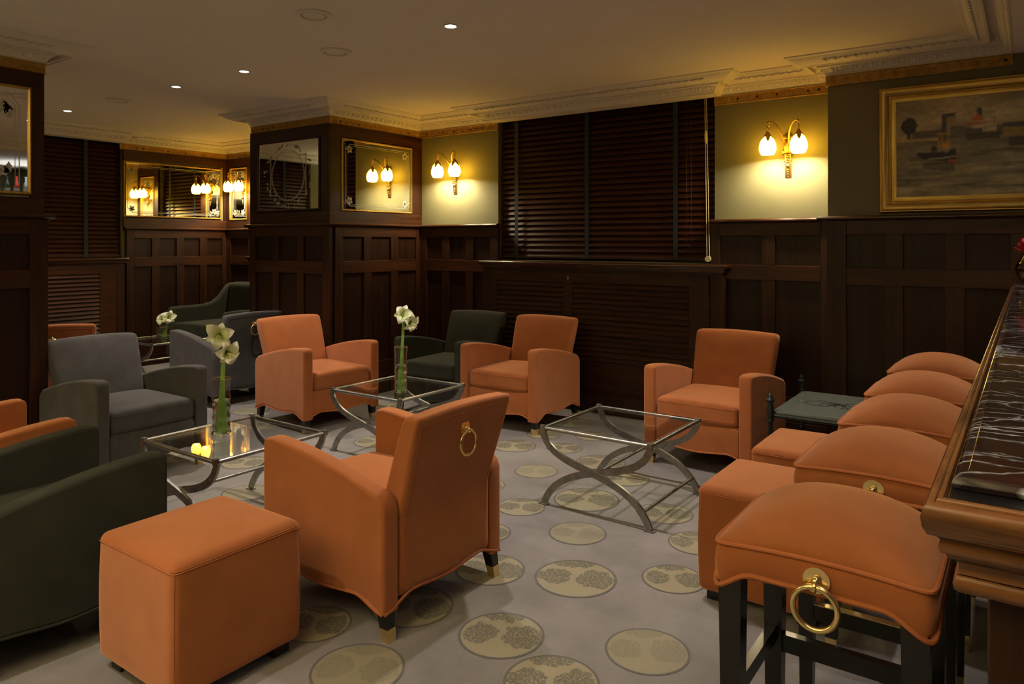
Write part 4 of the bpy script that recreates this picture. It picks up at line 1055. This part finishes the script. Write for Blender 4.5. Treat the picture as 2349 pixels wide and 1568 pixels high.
# ------------------------------------------------------------------ back bar, seen only in the near mirror
t = thing('back_bar', (1.95, 3.0, 0), 0, 'dark wooden back bar shelving seen in the near pillar mirror', 'shelving')
b = MB(); b.box(-.25, .25, -2.1, 2.1, 0, 1.0); b.build('base', 'wood_v', t)
b = MB(); b.box(.2, .24, -2.1, 2.1, 1.0, 2.0); b.box(-.25, .24, -2.14, -2.1, 1.0, 2.0); b.box(-.25, .24, 2.1, 2.14, 1.0, 2.0); b.build('carcass', 'wood_v', t)
for z in (1.4, 1.7, 2.0): MB().box(-.2, .22, -2.1, 2.1, z, z+.03).build('shelf', 'wood_h', t)
BT = None
for k in range(10):
    y = 3.62+.12*k; mt, nm = [('bottle_red', 'red'), ('bottle_clear', 'pale'), ('bottle_green', 'dark')][k % 3]
    q = thing('bottle', (1.80, y, 2.03), 0, '%s bottle on the top back bar shelf' % nm, 'bottle', 'bottles on the back bar')
    b = MB(); b.lathe([(.001, 0), (.036, 0), (.038, .01), (.038, .18), (.030, .205), (.014, .235), (.013, .29), (.016, .292), (.016, .305), (.001, .306)], 16); b.build('body', mt, q, 50)
    b = MB(); b.lathe([(.0385, .06), (.0385, .14)], 16); b.build('label', 'label', q)

# ------------------------------------------------------------------ frosted side table with iron posts
t = thing('side_table', (-.925, 4.53, 0), 0, 'frosted glass side table with dark iron posts and a scrolled monogram', 'side table')
hx, hy, z = .25, .335, .455
b = MB(); b.box(-hx, hx, -hy, hy, z-.012, z); b.build('glass_top', 'frost', t)
b = MB()
for q in (-1, 1):
    b.tube([(-hx, q*hy, z-.026), (hx, q*hy, z-.026)], .013, 8); b.tube([(q*hx, -hy, z-.026), (q*hx, hy, z-.026)], .013, 8)
    b.tube([(q*hx, -hy, .20), (q*hx, hy, .20)], .009, 8)
b.tube([(-hx, -hy, .20), (hx, hy, .20)], .009, 8); b.tube([(hx, -hy, .20), (-hx, hy, .20)], .009, 8)
b.build('frame', 'iron', t)
for q in (-1, 1):
    for e in (-1, 1):
        b = MB(); b.lathe([(.001, 0), (.022, 0), (.022, .02), (.012, .03), (.012, .19), (.020, .20), (.020, .225), (.013, .235), (.013, .39), (.022, .40), (.017, .42), (.022, .44), (.019, .47), (.015, .50), (.022, .507), (.024, .516), (.014, .528), (.010, .534), (.013, .540), (.006, .552), (.001, .556)], 14, (q*(hx+.012), e*(hy+.012), 0)); b.build('post', 'iron', t, 50)
b = MB(); y = 0
def scroll(pts, w):
    P = [Vector(p) for p in pts]; n = len(P); a, c = [], []
    for i in range(n):
        d = (P[min(i+1, n-1)]-P[max(i-1, 0)]).normalized(); k = w*(.35+.65*math.sin(PI*i/(n-1))); q = Vector((-d.y, d.x))*k/2; a.append(P[i]+q); c.append(P[i]-q)
    lo = [[b.v((p.x, p.y, z+.0003)), b.v((r_.x, r_.y, z+.0003)), b.v((r_.x, r_.y, z+.0008)), b.v((p.x, p.y, z+.0008))] for p, r_ in zip(a, c)]; b.loops(lo)
scroll(bez((-.13, -.05), (-.20, .03), (-.10, .10), (-.04, .03), 14), .007); scroll(bez((-.13, -.05), (-.08, -.10), (-.02, -.05), (.02, .02), 14), .008)
scroll(bez((-.11, .10), (-.02, .06), (.03, .06), (.09, -.06), 14), .012); scroll(bez((-.05, -.08), (-.01, .0), (.03, .05), (.10, .09), 14), .007)
for k in range(4): scroll(bez((-.06+.04*k, -.06), (-.10+.04*k, .02), (-.0+.04*k, .02), (-.03+.045*k, .07), 12), .007)
scroll(bez((.02, -.06), (.10, -.09), (.16, -.02), (.12, .06), 14), .008); scroll(bez((-.16, -.02), (-.19, -.06), (-.21, -.03), (-.19, .0), 10), .003)
b.build('monogram', 'black', t, 60)
